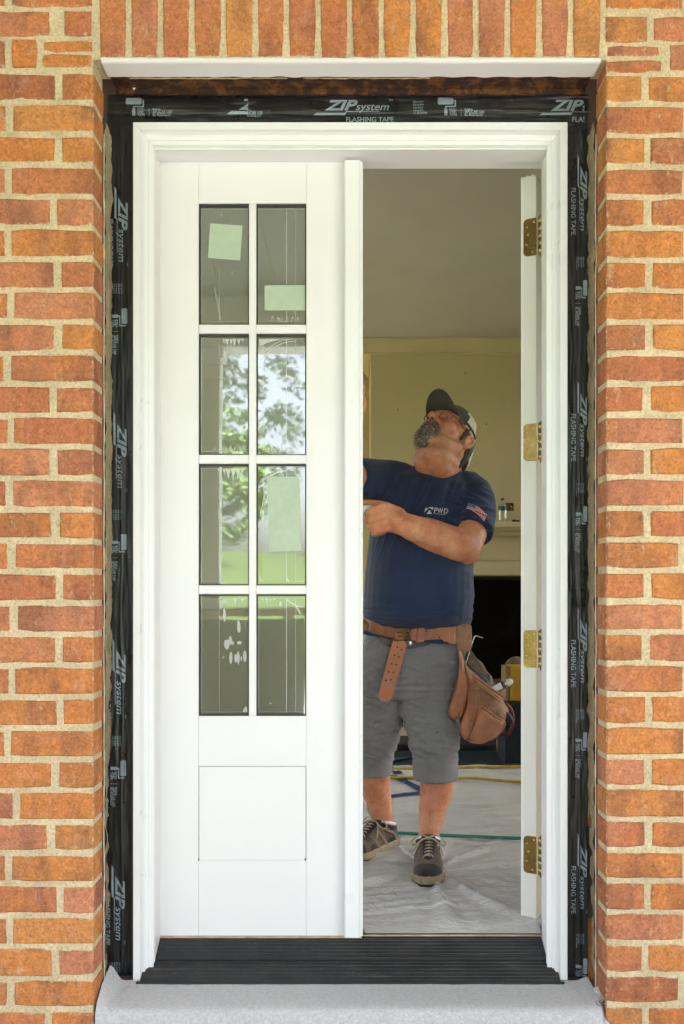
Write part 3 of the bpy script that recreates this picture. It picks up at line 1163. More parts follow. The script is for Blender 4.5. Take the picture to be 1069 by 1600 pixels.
Z_, C_, R_ = zip_logo(), codes(), roller()
print_on('printed_icon', R_, 'h', 197, 153.5)
print_on('printed_logo', Z_, 'h', 361, 153.5, None, 27)
print_on('printed_lettering', R_[9:], 'h', 338, 155, 48, None)
print_on('printed_logo', Z_, 'h', 495, 155)
print_on('printed_lettering', C_, 'h', 646, 156)
print_on('printed_icon', R_, 'h', 684, 153.5)
print_on('printed_logo', Z_, 'h', 848, 155, None, 65)
for k in range(4):
    o = 353 * k
    print_on('printed_logo', Z_, 'l', 297 + o, 201.5 - k * 1.5)
    print_on('printed_lettering', C_, 'l', 444 + o, 193.5 - k)
    print_on('printed_icon', R_, 'l', 482 + o, 199.5 - k)
    print_on('printed_logo', Z_, 'r', 248 + o, 918)
    print_on('printed_lettering', C_, 'r', 402 + o if k < 3 else 400 + o, 914)
    print_on('printed_icon', R_, 'r', 438 + o, 917.5, None, None if k < 3 else 28)

# ------------------------------------------------------------------ door frame
fr = thing('door_frame', 'white double door frame with moulded casing inside the black tape', 'door frame', (0, YT, 0))
BM = [(0, -.0755), (0, YM + .0015), (.0015, YM), (.0185, YM), (.0195, YM + .0015), (.0205, -.099), (.0245, -.090), (.0300, -.0860), (.0345, -.0845), (.0345, -.080), (.047, -.080), (.047, -.0755)]
zb = PZ(1531, YM)
zj = PZ(1503, -.07)
# mitred casing: sweep the profile round the three sides
for sd in ('l', 'h', 'r'):
    vs_ = []
    for e in (0, 1):
        for (w, y) in BM:
            if sd == 'l':
                vs_.append((FX0 + w, y, zb if e == 0 else FZ1 - w - .0009))
            elif sd == 'r':
                vs_.append((FX1 - w, y, zb if e == 0 else FZ1 - w - .0009))
            else:
                vs_.append((FX0 + w if e == 0 else FX1 - w, y, FZ1 - w))
    n = len(BM)
    fs = [(k, (k + 1) % n, n + (k + 1) % n, n + k) for k in range(n)] + [tuple(range(n))[::-1], tuple(range(n, 2 * n))]
    mesh('casing', vs_, fs, MAT['white_trim'], fr)
box('door_stop', FX0 + .030, JX0, -.0725, -.0015, zj, JZ - .0004, MAT['white'], fr, .0015)
box('door_stop', JX1, FX1 - .030, -.0725, -.0015, zj, JZ - .0004, MAT['white'], fr, .0015)
box('head_stop', FX0 + .030, FX1 - .030, -.0725, -.0015, JZ, FZ1 - .006, MAT['white'], fr, .0015)
RB = .013
box('jamb', FX0 + .024, JX0 - RB, -.0012, .066, zj, JZ + RB - .0004, MAT['white'], fr, .0015)
box('jamb', JX1 + RB, FX1 - .024, -.0012, .066, zj, JZ + RB - .0004, MAT['white'], fr, .0015)
box('head_jamb', FX0 + .024, FX1 - .024, -.0012, .066, JZ + RB, FZ1 - .006, MAT['white'], fr, .0015)
# reveal lines where the casing meets the jamb
for x0, x1 in ((FX0 + .0475, JX0 - .004), (JX1 + .004, FX1 - .0475)):
    box('jamb_bead', x0, x1, -.0775, -.0735, zj, JZ - .006, MAT['white_trim'], fr, .0008)
box('head_bead', FX0 + .0475, FX1 - .0475, -.0775, -.0735, JZ + .004, FZ1 - .0475, MAT['white_trim'], fr, .0008)
Geo().ell((JX1 + .004, -.072, zj - .002), (.007, .006, .004), None, 10, 6).obj('caulk_blob', MAT['caulk'], fr, True)
g = Geo()
for s, x in ((-1, FX0 + .0195), (1, FX1 - .0195)):
    pts = [(x + s * (-.012 * t), YM + .004 + t * .03, zb + .001 + t * .03) for t in (0, .25, .5, .75, 1)]
    g.tube(pts, [.0025, .0035, .003, .0038, .002], 6)
g.obj('caulk_seam', MAT['caulk'], fr, True)

# ------------------------------------------------------------------ threshold
ts = thing('threshold', 'ribbed black threshold under the white doors', 'threshold', (0, -.05, -.07))


def ribbed(name, pts, x0, x1, ribs, m):
    """A sloped top with raised ribs between consecutive (y, z) points."""
    prof = []
    (ya, za), (yb, zb_) = pts
    prof.append((ya, za))
    for k in range(ribs):
        t0, t1 = (k + .40) / ribs, (k + .62) / ribs
        for t, h in ((t0, 0), (t0 + .04 / ribs, .0018), (t1 - .04 / ribs, .0018), (t1, 0)):
            prof.append((lerp(ya, yb, t), lerp(za, zb_, t) + h))
    prof.append((yb, zb_))
    prof += [(yb, zb_ - .016), (ya, za - .03)]
    return prism(name, prof, 'x', x0, x1, m, ts)


box('saddle', JX0 + .0005, PX(567, 0), .0105, .066, -.032, -.0045, MAT['sill'], ts, .002)
box('saddle', JX0 + .0005, JX1 - .0005, -.006, .010, -.032, -.0045, MAT['sill'], ts, .002)
box('wood_nosing', PX(567, 0) + .001, JX1 + .012, .0105, .0135, -.030, -.0015, MAT['raw_wood'], ts, .001)
ribbed('upper_tread', [(-.0065, -.006), (-.058, -.031)], JX0 + .0005, JX1 - .0005, 5, MAT['sill'])
box('step_lip', JX0 + .0005, JX1 - .0005, -.0645, -.0585, -.0425, -.0325, MAT['black'], ts, .0015)
ribbed('lower_tread', [(-.059, -.0435), (-.1235, -.0735)], FX0 + .0215, FX1 - .0215, 6, MAT['sill'])
box('sill_edge', FX0 + .012, FX1 - .012, -.126, -.124, -.086, -.072, MAT['black'], ts)
box('cap_rail', JX0 + .0005, PX(541, 0), -.0052, .0038, -.0042, -.0005, MAT['raw_wood'], ts)

# ------------------------------------------------------------------ membrane over the brick sill
mv, mf = [], []
prof = [(-.110, -.0755), (-.115, -.078), (-.15, -.081), (-.19, -.084), (-.215, -.0870), (-.234, -.0900), (-.2435, -.0945), (-.248, -.1030), (-.2505, -.13), (-.252, -.17), (-.252, -.21), (-.253, FLOORZ + .002)]
NX = 160
X0m, X1m = PX(149, YB), PX(942, YB)
for i in range(NX + 1):
    t = i / NX
    for k, (y, z) in enumerate(prof):
        e = min(t, 1 - t)
        xe0 = lerp(PX(172, -.11), X0m, min(1, k / 6))
        xe1 = lerp(PX(919, -.11), X1m, min(1, k / 6))
        x = lerp(xe0, xe1, t)
        lift = sm(.028, 0, e) * .040 * sm(7, 1, k) * (1.0 if t < .5 else .25)
        z2 = z + lift + .0016 * noise.noise(V((x * 8, y * 20, 1))) + .0008 * noise.noise(V((x * 40, y * 40, 4)))
        if k >= 7:
            y = y + .0022 * noise.noise(V((x * 9, z * 6, 9)))
        mv.append((x, y, z2))
n = len(prof)
mf = [(i * n + k, i * n + k + 1, (i + 1) * n + k + 1, (i + 1) * n + k) for i in range(NX) for k in range(n - 1)]
mo = mesh('membrane_sheet', mv, mf, MAT['membrane'], None, True)
tag(mo, 'pale grey fibrous membrane draped over the step below the threshold', 'membrane')
kind(box('brick_step', X0m + .006, X1m - .006, -.236, YB + BD + .018, FLOORZ, -.118, MAT['mortar']), 'structure')
# torn strip of printed tape at the right corner
vs_ = []
for j in range(15):
    t = j / 14
    for i in range(6):
        u = i / 5
        p = P(lerp(927, 935, t) + u * lerp(9, 13, t) + 6 * math.sin(t * 2.2) * u, lerp(1540, 1606, t) + 4 * (1 - abs(u - .4) * 2), lerp(-.17, -.258, t) - .006 * math.sin(u * 3.1))
        vs_.append(p)
tp = mesh('tape_scrap', vs_, [(j * 6 + i, j * 6 + i + 1, (j + 1) * 6 + i + 1, (j + 1) * 6 + i) for j in range(14) for i in range(5)], MAT['membrane'], None, True)
tag(tp, 'torn pale tape end with printed curls at the foot of the right reveal', 'tape scrap')
for cx_, r_ in ((938, 7), (940, 4)):
    pts = [P(cx_ + r_ * math.cos(a_ / 5), 1562 + 1.4 * r_ * math.sin(a_ / 5), -.222 - .02 * (a_ / 15)) for a_ in range(0, 16)]
    Geo().tube(pts, .0008, 4).obj('printed_curl', MAT['gasket'], tp)

# ------------------------------------------------------------------ closed door leaf
dr = thing('door', 'closed white door leaf with eight glass panes and film on the glass', 'door', (-.25, 0, 0))
DY = 0.0
DT = .044
dx0, dx1 = JX0 - .010, PX(540, DY)
dz0, dz1 = .0, JZ + .009
gx0, gx1, gz1, gz0 = PX(310.5, DY), PX(478.5, DY), PZ(317.5, DY), PZ(1119, DY)
W = MAT['white']
box('stile', dx0, gx0 - .0004, DY, DY + DT, dz0, dz1, W, dr, .0008)
box('stile', gx1 + .0004, dx1, DY, DY + DT, dz0, dz1, W, dr, .0008)
box('top_rail', gx0, gx1, DY + .0003, DY + DT, gz1, dz1, W, dr, .0008)
pz1, pz0 = PZ(1197, DY), PZ(1344, DY)
box('lock_rail', gx0, gx1, DY + .0003, DY + DT, pz1, gz0, W, dr, .0008)
box('bottom_rail', gx0, gx1, DY + .0003, DY + DT, dz0, pz0 - .0004, W, dr, .0008)
box('lower_panel', gx0 + .0012, gx1 - .0012, DY + .0005, DY + DT, pz0 + .0000, pz1 - .0014, W, dr, .0008)
for px in (310.5, 477):
    box('plug', PX(px, DY) - .0015, PX(px, DY) + .0015, DY - .0002, DY + .001, PZ(1345, DY), PZ(1341, DY), MAT['gasket'], dr)
box('door_sweep', dx0, dx1, DY + .004, DY + DT, -.0035, -.0004, MAT['raw_wood'], dr)
vb0, vb1 = PX(389, DY), PX(400.5, DY)
hb = [(507, 521), (710.5, 724.5), (914.5, 928.5)]


def bar(name, x0, x1, z0, z1):
    """Glazing bar with a bevelled nose."""
    Geo().box(x0, x1, DY - .0015, DY + .030, z0, z1, .0030).obj(name, W, dr)


rows_ = [gz1] + [v for a, b in hb for v in (PZ(a, DY), PZ(b, DY))] + [gz0]
bar('glazing_bar', vb0, vb1, gz0, gz1)
for a, b in hb:
    bar('glazing_bar', gx0, vb0 + .0005, PZ(b, DY), PZ(a, DY))
    bar('glazing_bar', vb1 - .0005, gx1, PZ(b, DY), PZ(a, DY))
GY = DY + .0115
rf = random.Random(5)
panes = {}
for r_ in range(4):
    zt, zb2 = rows_[2 * r_], rows_[2 * r_ + 1]
    for c_, (a, b) in enumerate(((gx0, vb0), (vb1, gx1))):
        p = mesh('pane', [(a + .0012, GY, zb2 + .0012), (b - .0012, GY, zb2 + .0012), (b - .0012, GY, zt - .0012), (a + .0012, GY, zt - .0012)], [(0, 1, 2, 3)], MAT['glass'], dr)
        panes[(r_, c_)] = p
        g = Geo()
        s = .0032
        g.box(a, a + s, DY + .006, GY + .008, zb2, zt)
        g.box(b - s, b, DY + .006, GY + .008, zb2, zt)
        g.box(a + s, b - s, DY + .006, GY + .008, zt - s * 1.6, zt)  # top seal thickened to paint in the shadow line over the glass
        g.box(a + s, b - s, DY + .006, GY + .008, zb2, zb2 + s)
        g.obj('seal_and_shade', MAT['gasket'], p)
        # protective film a little smaller than the pane
        fa, fb = a + .007 + (.012 if c_ and r_ < 3 else 0), b - .006
        if c_ and r_ in (0, 3):
            fa = a + .006
        ft, fbm_ = zt - .012, zb2 + .010
        mesh('film', [(fa, GY - .0008, fbm_), (fb, GY - .0008, fbm_), (fb, GY - .0008, ft), (fa, GY - .0008, ft)], [(0, 1, 2, 3)], MAT['film'], p)
        # film edge lines and torn, stretched remains
        g = Geo()

        def strip(pts, w):
            pts = [V(q) for q in pts]
            for q0, q1 in zip(pts[:-1], pts[1:]):
                d = (q1 - q0)
                if d.length < 1e-6:
                    continue
                nrm = V((-d.z, 0, d.x)).normalized()
                g.add([q0 - nrm * w, q1 - nrm * w, q1 + nrm * w, q0 + nrm * w], [(0, 1, 2, 3)])
        fy = GY - .0013
        strip([(fa, fy, fbm_), (fa, fy, ft)], .0005)
        strip([(fa, fy, ft), (fb, fy, ft)], .0004)
        strip([(fa, fy, fbm_), (fb, fy, fbm_)], .0004)
        if c_:
            xs = lerp(a, b, .60)
            strip([(xs, fy, fbm_), (xs, fy, ft)], .0008)
            strip([(lerp(a, b, .785), fy, fbm_), (lerp(a, b, .785), fy, ft)], .0004)
        else:
            strip([(lerp(a, b, .40), fy, fbm_), (lerp(a, b, .40), fy, lerp(ft, fbm_, .5 if r_ == 0 else 0))], .0004)

        def drip(x, z, w, h):
            g.add([(x - w, fy, z), (x + w, fy, z), (x + w * .25, fy, z - h * .55), (x + w * .1, fy, z - h), (x - w * .15, fy, z - h * .6)], [(0, 1, 2, 3, 4)])

        def blot(x, z, w, h):
            g.add([(x + w * math.cos(k * .785), fy, z + h * math.sin(k * .785) * (1 + rf.uniform(-.25, .25))) for k in range(8)], [tuple(range(8))])
        wdt = b - a
        if (r_, c_) == (1, 0):
            for t, h in ((.5, .012), (.56, .024), (.64, .018), (.70, .034), (.79, .022), (.86, .010)):
                drip(lerp(a, b, t), ft, .006, h)
        if (r_, c_) == (2, 0):
            for t, h in ((.40, .010), (.5, .020), (.58, .034), (.68, .040), (.77, .030), (.86, .018)):
                drip(lerp(a, b, t), ft, .007, h)
        if (r_, c_) == (3, 0):
            for t, h in ((.5, .02), (.6, .01), (.72, .025), (.86, .012)):
                drip(lerp(a, b, t), ft, .005, h)
            for t, q, w, h in ((.50, .17, .004, .018), (.79, .27, .005, .020), (.55, .41, .008, .013), (.62, .38, .005, .012), (.66, .40, .005, .006), (.80, .40, .006, .005), (.63, .52, .0045, .018), (.73, .53, .004, .012), (.78, .52, .004, .018), (.84, .53, .0025, .008), (.91, .51, .005, .018), (.48, .52, .002, .004)):
                blot(lerp(a, b, t), lerp(zt, zb2, q), w, h)
            drip(lerp(a, b, .9), fbm_ + .018, .001, .0)
            g.add([(lerp(a, b, .86), fy, fbm_), (lerp(a, b, .97), fy, fbm_), (lerp(a, b, .93), fy, fbm_ + .018)], [(0, 1, 2)])
        if r_ in (0, 1) and c_ or r_ == 1:
            for k in range(6):
                x = lerp(a, b, .3 + k * .1) + rf.uniform(-.003, .003)
                strip([(x, fy, fbm_ + .001), (x + .003, fy, fbm_ + .010 + rf.uniform(0, .006)), (x + .007, fy, fbm_ + .003)], .0007)
        if (r_, c_) == (1, 1):
            for off, wd in ((0, .0011), (.006, .0008)):
                pts = [(lerp(a, b, .06) + wdt * .68 * (1 - math.cos(q / 14 * 1.57)) + off, fy - .0002, lerp(zt, zb2, .28) + (ft - lerp(zt, zb2, .28)) * math.sin(q / 14 * 1.57) - off) for q in range(15)]
                strip(pts, wd)
            g.add([(lerp(a, b, .05), fy, ft), (lerp(a, b, .5), fy, ft), (lerp(a, b, .2), fy, ft - .012), (lerp(a, b, .05), fy, ft - .022)], [(0, 1, 2, 3)])
        if (r_, c_) == (2, 1):
            strip([(lerp(a, b, .06), fy - .0002, lerp(zt, zb2, .15)), (lerp(a, b, .4), fy - .0002, lerp(zt, zb2, .07)), (lerp(a, b, .72), fy, ft)], .002)
            strip([(lerp(a, b, .08), fy - .0002, lerp(zt, zb2, .13)), (lerp(a, b, .5), fy - .0002, lerp(zt, zb2, .045))], .001)
            strip([(lerp(a, b, .24), fy - .0002, lerp(zt, zb2, .12)), (lerp(a, b, .07), fy - .0002, lerp(zt, zb2, .42))], .0014)
            for t in (.06, .6):
                g.add([(lerp(a, b, t), fy, fbm_ + .024), (lerp(a, b, t + .02), fy, fbm_ + .008), (lerp(a, b, t + .07), fy, fbm_ + .001), (lerp(a, b, t), fy, fbm_ + .001)], [(0, 1, 2, 3)])
        if (r_, c_) == (3, 1):
            strip([(lerp(a, b, .58), fy, ft), (lerp(a, b, .80), fy, lerp(zt, zb2, .10)), (lerp(a, b, .88), fy, lerp(zt, zb2, .16))], .0022)
            strip([(lerp(a, b, .80), fy - .0002, lerp(zt, zb2, .10)), (lerp(a, b, 1.0) - .004, fy, lerp(zt, zb2, .105))], .0016)
            blot(lerp(a, b, .48), lerp(zt, zb2, .08), .0035, .008)
            blot(lerp(a, b, .28), lerp(zt, zb2, .90), .003, .002)
            for t in (.12, .2, .28, .36):
                drip(lerp(a, b, t), ft, .004, .008 + .01 * rf.random())
        if (r_, c_) == (0, 0):
            strip([(lerp(a, b, .30), fy, lerp(zt, zb2, .68)), (lerp(a, b, .36), fy, lerp(zt, zb2, .80)), (lerp(a, b, .42), fy, lerp(zt, zb2, .945))], .0008)
            blot(lerp(a, b, .44), lerp(zt, zb2, .09), .0016, .007)
            blot(lerp(a, b, .66), lerp(zt, zb2, .56), .0012, .005)
        for k in range(14):
            blot(lerp(a, b, rf.uniform(.08, .92)), lerp(zt, zb2, rf.uniform(.06, .94)), .0006, .0006)
        kind(g.obj('film_residue', MAT['residue'], p), 'stuff')


def sticker(key, q):
    y = GY - .0021
    th = .0004
    vs_ = [P(x, yy, y) for x, yy in q]
    mesh('sticker', vs_ + [v + V((0, th, 0)) for v in vs_], [(0, 1, 2, 3), (7, 6, 5, 4), (0, 4, 5, 1), (1, 5, 6, 2), (2, 6, 7, 3), (3, 7, 4, 0)], MAT['sticker'], panes[key])


sticker((0, 0), [(328.5, 349), (379, 352.5), (375.5, 407), (325, 403)])
sticker((0, 1), [(413.5, 446), (477, 445.5), (477, 485), (413.5, 485)])
sticker((2, 1), [(417, 745), (467.5, 744.5), (471, 860.5), (420.5, 862)])

# astragal on the meeting edge
ax0, ax1 = PX(537.5, -.03), PX(567, -.02)
az0, az1 = PZ(1465, -.03), PZ(250, -.03)
prof = [(ax0, .002), (ax0, -.026), (ax0 + .004, -.030), (ax1 - .0115, -.030), (ax1 - .0075, -.026), (ax1 - .0065, -.0225), (ax1 - .004, -.0225), (ax1 - .003, -.0195), (ax1, -.0195), (ax1, .044), (dx1 + .0005, .044), (dx1 + .0005, .002)]
prof[0] = (ax0, -.0006)
prof[-1] = (dx1 + .0005, -.0006)
ao = prism('astragal', prof, 'z', az0, az1, MAT['white_trim'], dr)
box('astragal_foot', ax0 + .003, ax1 - .003, -.024, .03, az0 - .004, az0 - .0003, MAT['raw_wood'], dr)

# ------------------------------------------------------------------ open door leaf, hinge edge towards us
od = thing('door', 'open white door leaf swung inside, its edge with four brass hinges', 'door', (.53, .09, 0))
ang = rad(115)                       # how far it is swung
HP = V((JX1 - .004, .075, 0))        # hinge pin
HP = V((PX(843, .085), .085, 0))
ux = V((math.cos(ang + math.pi), -math.sin(ang + math.pi), 0))  # from the hinge edge along the leaf
ux = V((math.cos(rad(65)) * 1, math.sin(rad(65)), 0))           # leaf runs back and to the right
nx_ = V((-ux.y, ux.x, 0))            # across the leaf's thickness, to the left
LW = .47
# nearest corner of the edge (photo x 838) and its far corner (photo x 817)
c_near = V((PX(838, .088), .088, 0))
T = .044
z0l, z1l = PZ(1445, .088), PZ(275, .088)
rb_ = random.Random(3)


def leaf_pt(a, b, z):
    return c_near + ux * a + nx_ * b + V((0, 0, z))


def leaf_box(name, a0, a1, b0, b1, za, zb_, m, parent=od, c=.001):
    g = Geo().box(a0, a1, b0, b1, za, zb_, c)
    g.v = [leaf_pt(v.x, v.y, v.z) for v in g.v]
    return g.obj(name, m, parent)


leaf_box('stile', 0, .11, 0, T, z0l + .012, z1l, MAT['cream_trim'])
leaf_box('stile', LW - .11, LW, 0, T, z0l + .012, z1l, MAT['cream_trim'])
leaf_box('top_rail', .1102, LW - .1102, .0003, T - .0003, z1l - .14, z1l, MAT['cream_trim'])
leaf_box('bottom_rail', .1102, LW - .1102, .0003, T - .0003, z0l + .012, z0l + .55, MAT['cream_trim'])
leaf_box('glazing_bar', LW / 2 - .009, LW / 2 + .009, .004, T - .004, z0l + .5502, z1l - .1402, MAT['cream_trim'])
for k in range(3):
    zc = lerp(z0l + .55, z1l - .14, (k + 1) / 4)
    leaf_box('glazing_bar', .1102, LW / 2 - .0092, .004, T - .004, zc - .011, zc + .011, MAT['cream_trim'])
    leaf_box('glazing_bar', LW / 2 + .0092, LW - .1102, .004, T - .004, zc - .011, zc + .011, MAT['cream_trim'])
for k in range(4):
    za, zb_ = lerp(z0l + .55, z1l - .14, k / 4) + .013, lerp(z0l + .55, z1l - .14, (k + 1) / 4) - .013
    for a0, a1 in ((.112, LW / 2 - .011), (LW / 2 + .011, LW - .112)):
        mesh('pane', [leaf_pt(a0, T / 2, za), leaf_pt(a1, T / 2, za), leaf_pt(a1, T / 2, zb_), leaf_pt(a0, T / 2, zb_)], [(0, 1, 2, 3)], MAT['glass'], od)
leaf_box('edge_strip', -.0016, -.0001, .036, T - .001, z0l + .014, z1l - .006, MAT['white'], od, .0005)
# ragged raw foot of the stile
g = Geo()
for k in range(9):
    b0, b1 = T * k / 9, T * (k + 1) / 9
    g.box(.001, .10, b0 + .0003, b1 - .0003, z0l + .0125 - (.006 + .011 * rb_.random()), z0l + .0118)
g.v = [leaf_pt(v.x, v.y, v.z) for v in g.v]
g.obj('splintered_foot', MAT['raw_wood'], od)
g = Geo()
for k in range(6):
    b0, b1 = T * k / 6, T * (k + 1) / 6
    g.box(.001, .05, b0 + .0004, b1 - .0004, z1l + .0002, z1l + .001 + .006 * rb_.random())
g.v = [leaf_pt(v.x, v.y, v.z) for v in g.v]
g.obj('raw_top', MAT['cream_trim'], od)


def hinge(py):
    zc = PZ(py, .09)
    h = .105 / 2
    # rounded leaf plate let into the edge
    out = []
    for k in range(7):
        a = rad(90 * k / 6)
        out.append((.034 + .012 * math.sin(a) - .010, h - .012 + .012 * math.cos(a)))
    top = [(-.001, h)] + [(o[0], o[1]) for o in out]
    poly = top + [(p[0], -p[1]) for p in reversed(top)]
    vs_ = [leaf_pt(-.0004, p[0], zc + p[1]) for p in poly] + [leaf_pt(-.0026, p[0], zc + p[1]) for p in poly]
    n = len(poly)
    hg = mesh('hinge', vs_, [tuple(range(n)), tuple(range(n, 2 * n))[::-1]] + [(k, (k + 1) % n, n + (k + 1) % n, n + k) for k in range(n)], MAT['brass'], od)
    for b_, dz in ((.006, .042), (.026, .030), (.022, .008), (.027, -.020), (.010, -.043)):
        g = Geo().ell((0, 0, 0), (.0012, .0038, .0038), None, 10, 5)
        g.v = [leaf_pt(-.0028 + v.x, b_ + v.y, zc + dz + v.z) for v in g.v]
        g.obj('screw', MAT['brass_bright'], hg, True)
    kx = V((PX(845.5, .075), .078, 0))
    g = Geo()
    for k in range(5):
        za = zc - h + k * h * 2 / 5
        rr = .0078 if k % 2 == 0 else .0070
        g.tube([kx + V((0, 0, za + .0006)), kx + V((0, 0, za + h * 2 / 5 - .0006))], rr, 14)
    g.tube([kx + V((0, 0, zc - h - .006)), kx + V((0, 0, zc + h + .004))], .0035, 10)
    g.obj('knuckle', MAT['brass_bright'], hg, True)
    # jamb side of the hinge
    g = Geo().box(kx.x - .004, kx.x + .018, kx.y - .002, kx.y - .0002, zc - h, zc + h)
    g.obj('jamb_plate', MAT['brass'], hg)


for py in (370, 691, 1014, 1336):
    hinge(py)

# ------------------------------------------------------------------ the room
RX0, RX1, RY0, RY1, RZ = -2.7, 3.3, .047, 4.1, PZ(533, 3.4)
kind(box('floor', RX0, RX1, .0668, RY1, -.12, -.004, MAT['subfloor']), 'structure')
kind(box('ceiling', RX0, RX1, RY0, RY1, RZ, RZ + .2, MAT['ceil']), 'structure')


def window_wall(x, s, label):
    t = thing('interior_wall', label, 'wall', (x, 2, 0))
    w0, w1, z0, z1 = .5, 3.3, .35, 2.45  # unseen side windows, added and widened to bring daylight into the room
    a, b = (x - .15, x) if s < 0 else (x, x + .15)
    box('plaster', a, b, RY0, w0, -.1, RZ, MAT['plaster'], t)
    box('plaster', a, b, w1, RY1, -.1, RZ, MAT['plaster'], t)
    box('plaster', a, b, w0, w1, -.1, z0, MAT['plaster'], t)
    box('plaster', a, b, w0, w1, z1, RZ, MAT['plaster'], t)
    wt = thing('added_window', 'tall glazed side opening added to light the room from the ' + ('left' if s < 0 else 'right'), 'added_window', (x, 2, .75), 'side windows added to light the room')
    m = (a + b) / 2
    g = Geo().box(m - .02, m + .02, w0, w0 + .05, z0, z1).box(m - .02, m + .02, w1 - .05, w1, z0, z1).box(m - .02, m + .02, w0 + .05, w1 - .05, z0, z0 + .05).box(m - .02, m + .02, w0 + .05, w1 - .05, z1 - .05, z1)
    g.box(m - .018, m + .018, (w0 + w1) / 2 - .02, (w0 + w1) / 2 + .02, z0 + .05, z1 - .05)
    g.obj('window_frame', MAT['white'], wt)
    for q in (0, 1):
        y0_, y1_ = (w0 + .05, (w0 + w1) / 2 - .02) if q == 0 else ((w0 + w1) / 2 + .02, w1 - .05)
        mesh('pane', [(m, y0_, z0 + .05), (m, y1_, z0 + .05), (m, y1_, z1 - .05), (m, y0_, z1 - .05)], [(0, 1, 2, 3)], MAT['clear_glass'], wt)


window_wall(RX0, -1, 'cream side wall with an added glazed opening at the left end of the room')
window_wall(RX1, 1, 'cream side wall with an added glazed opening at the right end of the room')
bw = thing('interior_wall', 'cream back wall left of the chimney breast', 'wall', (0, RY1, 0))
box('plaster', RX0, -2.65, RY1, RY1 + .15, -.1, RZ, MAT['plaster'], bw)
box('plaster', -1.2, RX1, RY1, RY1 + .15, -.1, RZ, MAT['plaster'], bw)
box('plaster', -2.65, -1.2, RY1, RY1 + .15, -.1, .35, MAT['plaster'], bw)
box('plaster', -2.65, -1.2, RY1, RY1 + .15, 2.40, RZ, MAT['plaster'], bw)
wt = thing('added_window', 'wide glazed back opening added for light left of the chimney breast', 'added_window', (-1.3, RY1, .35))  # unseen back window, added to brighten floor and ceiling
g = Geo().box(-2.65, -2.60, RY1 + .05, RY1 + .09, .35, 2.40).box(-1.25, -1.2, RY1 + .05, RY1 + .09, .35, 2.40).box(-2.60, -1.25, RY1 + .05, RY1 + .09, .35, .40).box(-2.60, -1.25, RY1 + .05, RY1 + .09, 2.35, 2.40).box(-1.945, -1.905, RY1 + .052, RY1 + .088, .40, 2.35)
g.obj('window_frame', MAT['white'], wt)
for x0, x1 in ((-2.60, -1.945), (-1.905, -1.25)):
    mesh('pane', [(x0, RY1 + .07, .40), (x1, RY1 + .07, .40), (x1, RY1 + .07, 2.35), (x0, RY1 + .07, 2.35)], [(0, 1, 2, 3)], MAT['clear_glass'], wt)
box('baseboard', RX0, .12, RY1 - .016, RY1 - .001, -.004, .12, MAT['mantel'], bw)
fw = thing('interior_wall', 'inside face of the front wall around the doorway', 'wall', (0, .05, 0))
box('plaster', RX0, FX0 + .03, .0465, .066, -.1, RZ, MAT['plaster'], fw)
box('plaster', FX1 - .03, RX1, .0465, .066, -.1, RZ, MAT['plaster'], fw)
box('plaster', FX0 + .03, FX1 - .03, .0465, .066, FZ1, RZ, MAT['plaster'], fw)

CHX0, CHX1, CHY = PX(580, 3.4), 2.6, 3.4
ch = thing('chimney_breast', 'cream chimney breast with crown moulding behind the man', 'chimney breast', (1.3, CHY, 0))
FBX0, FBX1, FBZ = .42, 2.1, PZ(900, 3.36)
box('breast', CHX0, FBX0, CHY, RY1 - .001, -.004, RZ - .001, MAT['plaster'], ch)
box('breast', FBX1, CHX1, CHY, RY1 - .001, -.004, RZ - .001, MAT['plaster'], ch)
box('breast', FBX0, FBX1, CHY, RY1 - .001, FBZ, RZ - .001, MAT['plaster'], ch)
cp = [(0, 0), (-.085, 0), (-.085, -.012), (-.072, -.018), (-.055, -.045), (-.030, -.070), (-.022, -.074), (-.022, -.082), (-.008, -.086), (0, -.086)]
prism('crown_moulding', [(CHY + a - .0008, RZ + b - .0012) for a, b in cp], 'x', CHX0 - .085, CHX1, MAT['mantel'], ch)
prism('crown_moulding', [(RY1 + a - .0008, RZ + b - .0012) for a, b in cp], 'x', RX0, CHX0 - .087, MAT['mantel'], bw)
prism('crown_moulding', [(CHX0 + a - .0008, RZ + b - .0012) for a, b in cp], 'y', CHY + .001, RY1 - .087, MAT['mantel'], ch)
for (px, py, s) in ((792, 635, 1.6), (760, 663, .8), (622, 640, .7), (727, 583, .6)):
    Geo().ell(P(px, py, CHY - .001), (.004 * s, .0015, .008 * s), None, 8, 5).obj('scuff', MAT['soot'] if s < 1 else MAT['mantel'], ch)

fp = thing('fireplace', 'cream mantelpiece over a black firebox behind the man', 'fireplace', (1.25, CHY, 0))
MZ = PZ(815, 3.17)
box('shelf', .20, 2.35, 3.17, CHY - .001, MZ - .035, MZ, MAT['mantel'], fp, .006)
prism('bed_moulding', [(CHY - .002, MZ - .0355), (3.20, MZ - .0355), (3.215, MZ - .05), (3.25, MZ - .058), (3.27, MZ - .08), (CHY - .002, MZ - .08)], 'x', .24, 2.31, MAT['mantel'], fp)
box('frieze', .26, 2.29, 3.33, CHY - .001, FBZ + .005, MZ - .081, MAT['mantel'], fp)
box('frieze_bead', .26, 2.29, 3.318, 3.3295, FBZ + .10, FBZ + .118, MAT['mantel'], fp, .004)
box('frieze_bead', .26, 2.29, 3.320, 3.3295, FBZ + .005, FBZ + .028, MAT['mantel'], fp, .004)
box('pilaster', .26, FBX0, 3.31, CHY - .001, .0, FBZ + .003, MAT['mantel'], fp, .004)
box('pilaster', FBX1, 2.29, 3.31, CHY - .001, .0, FBZ + .003, MAT['mantel'], fp, .004)
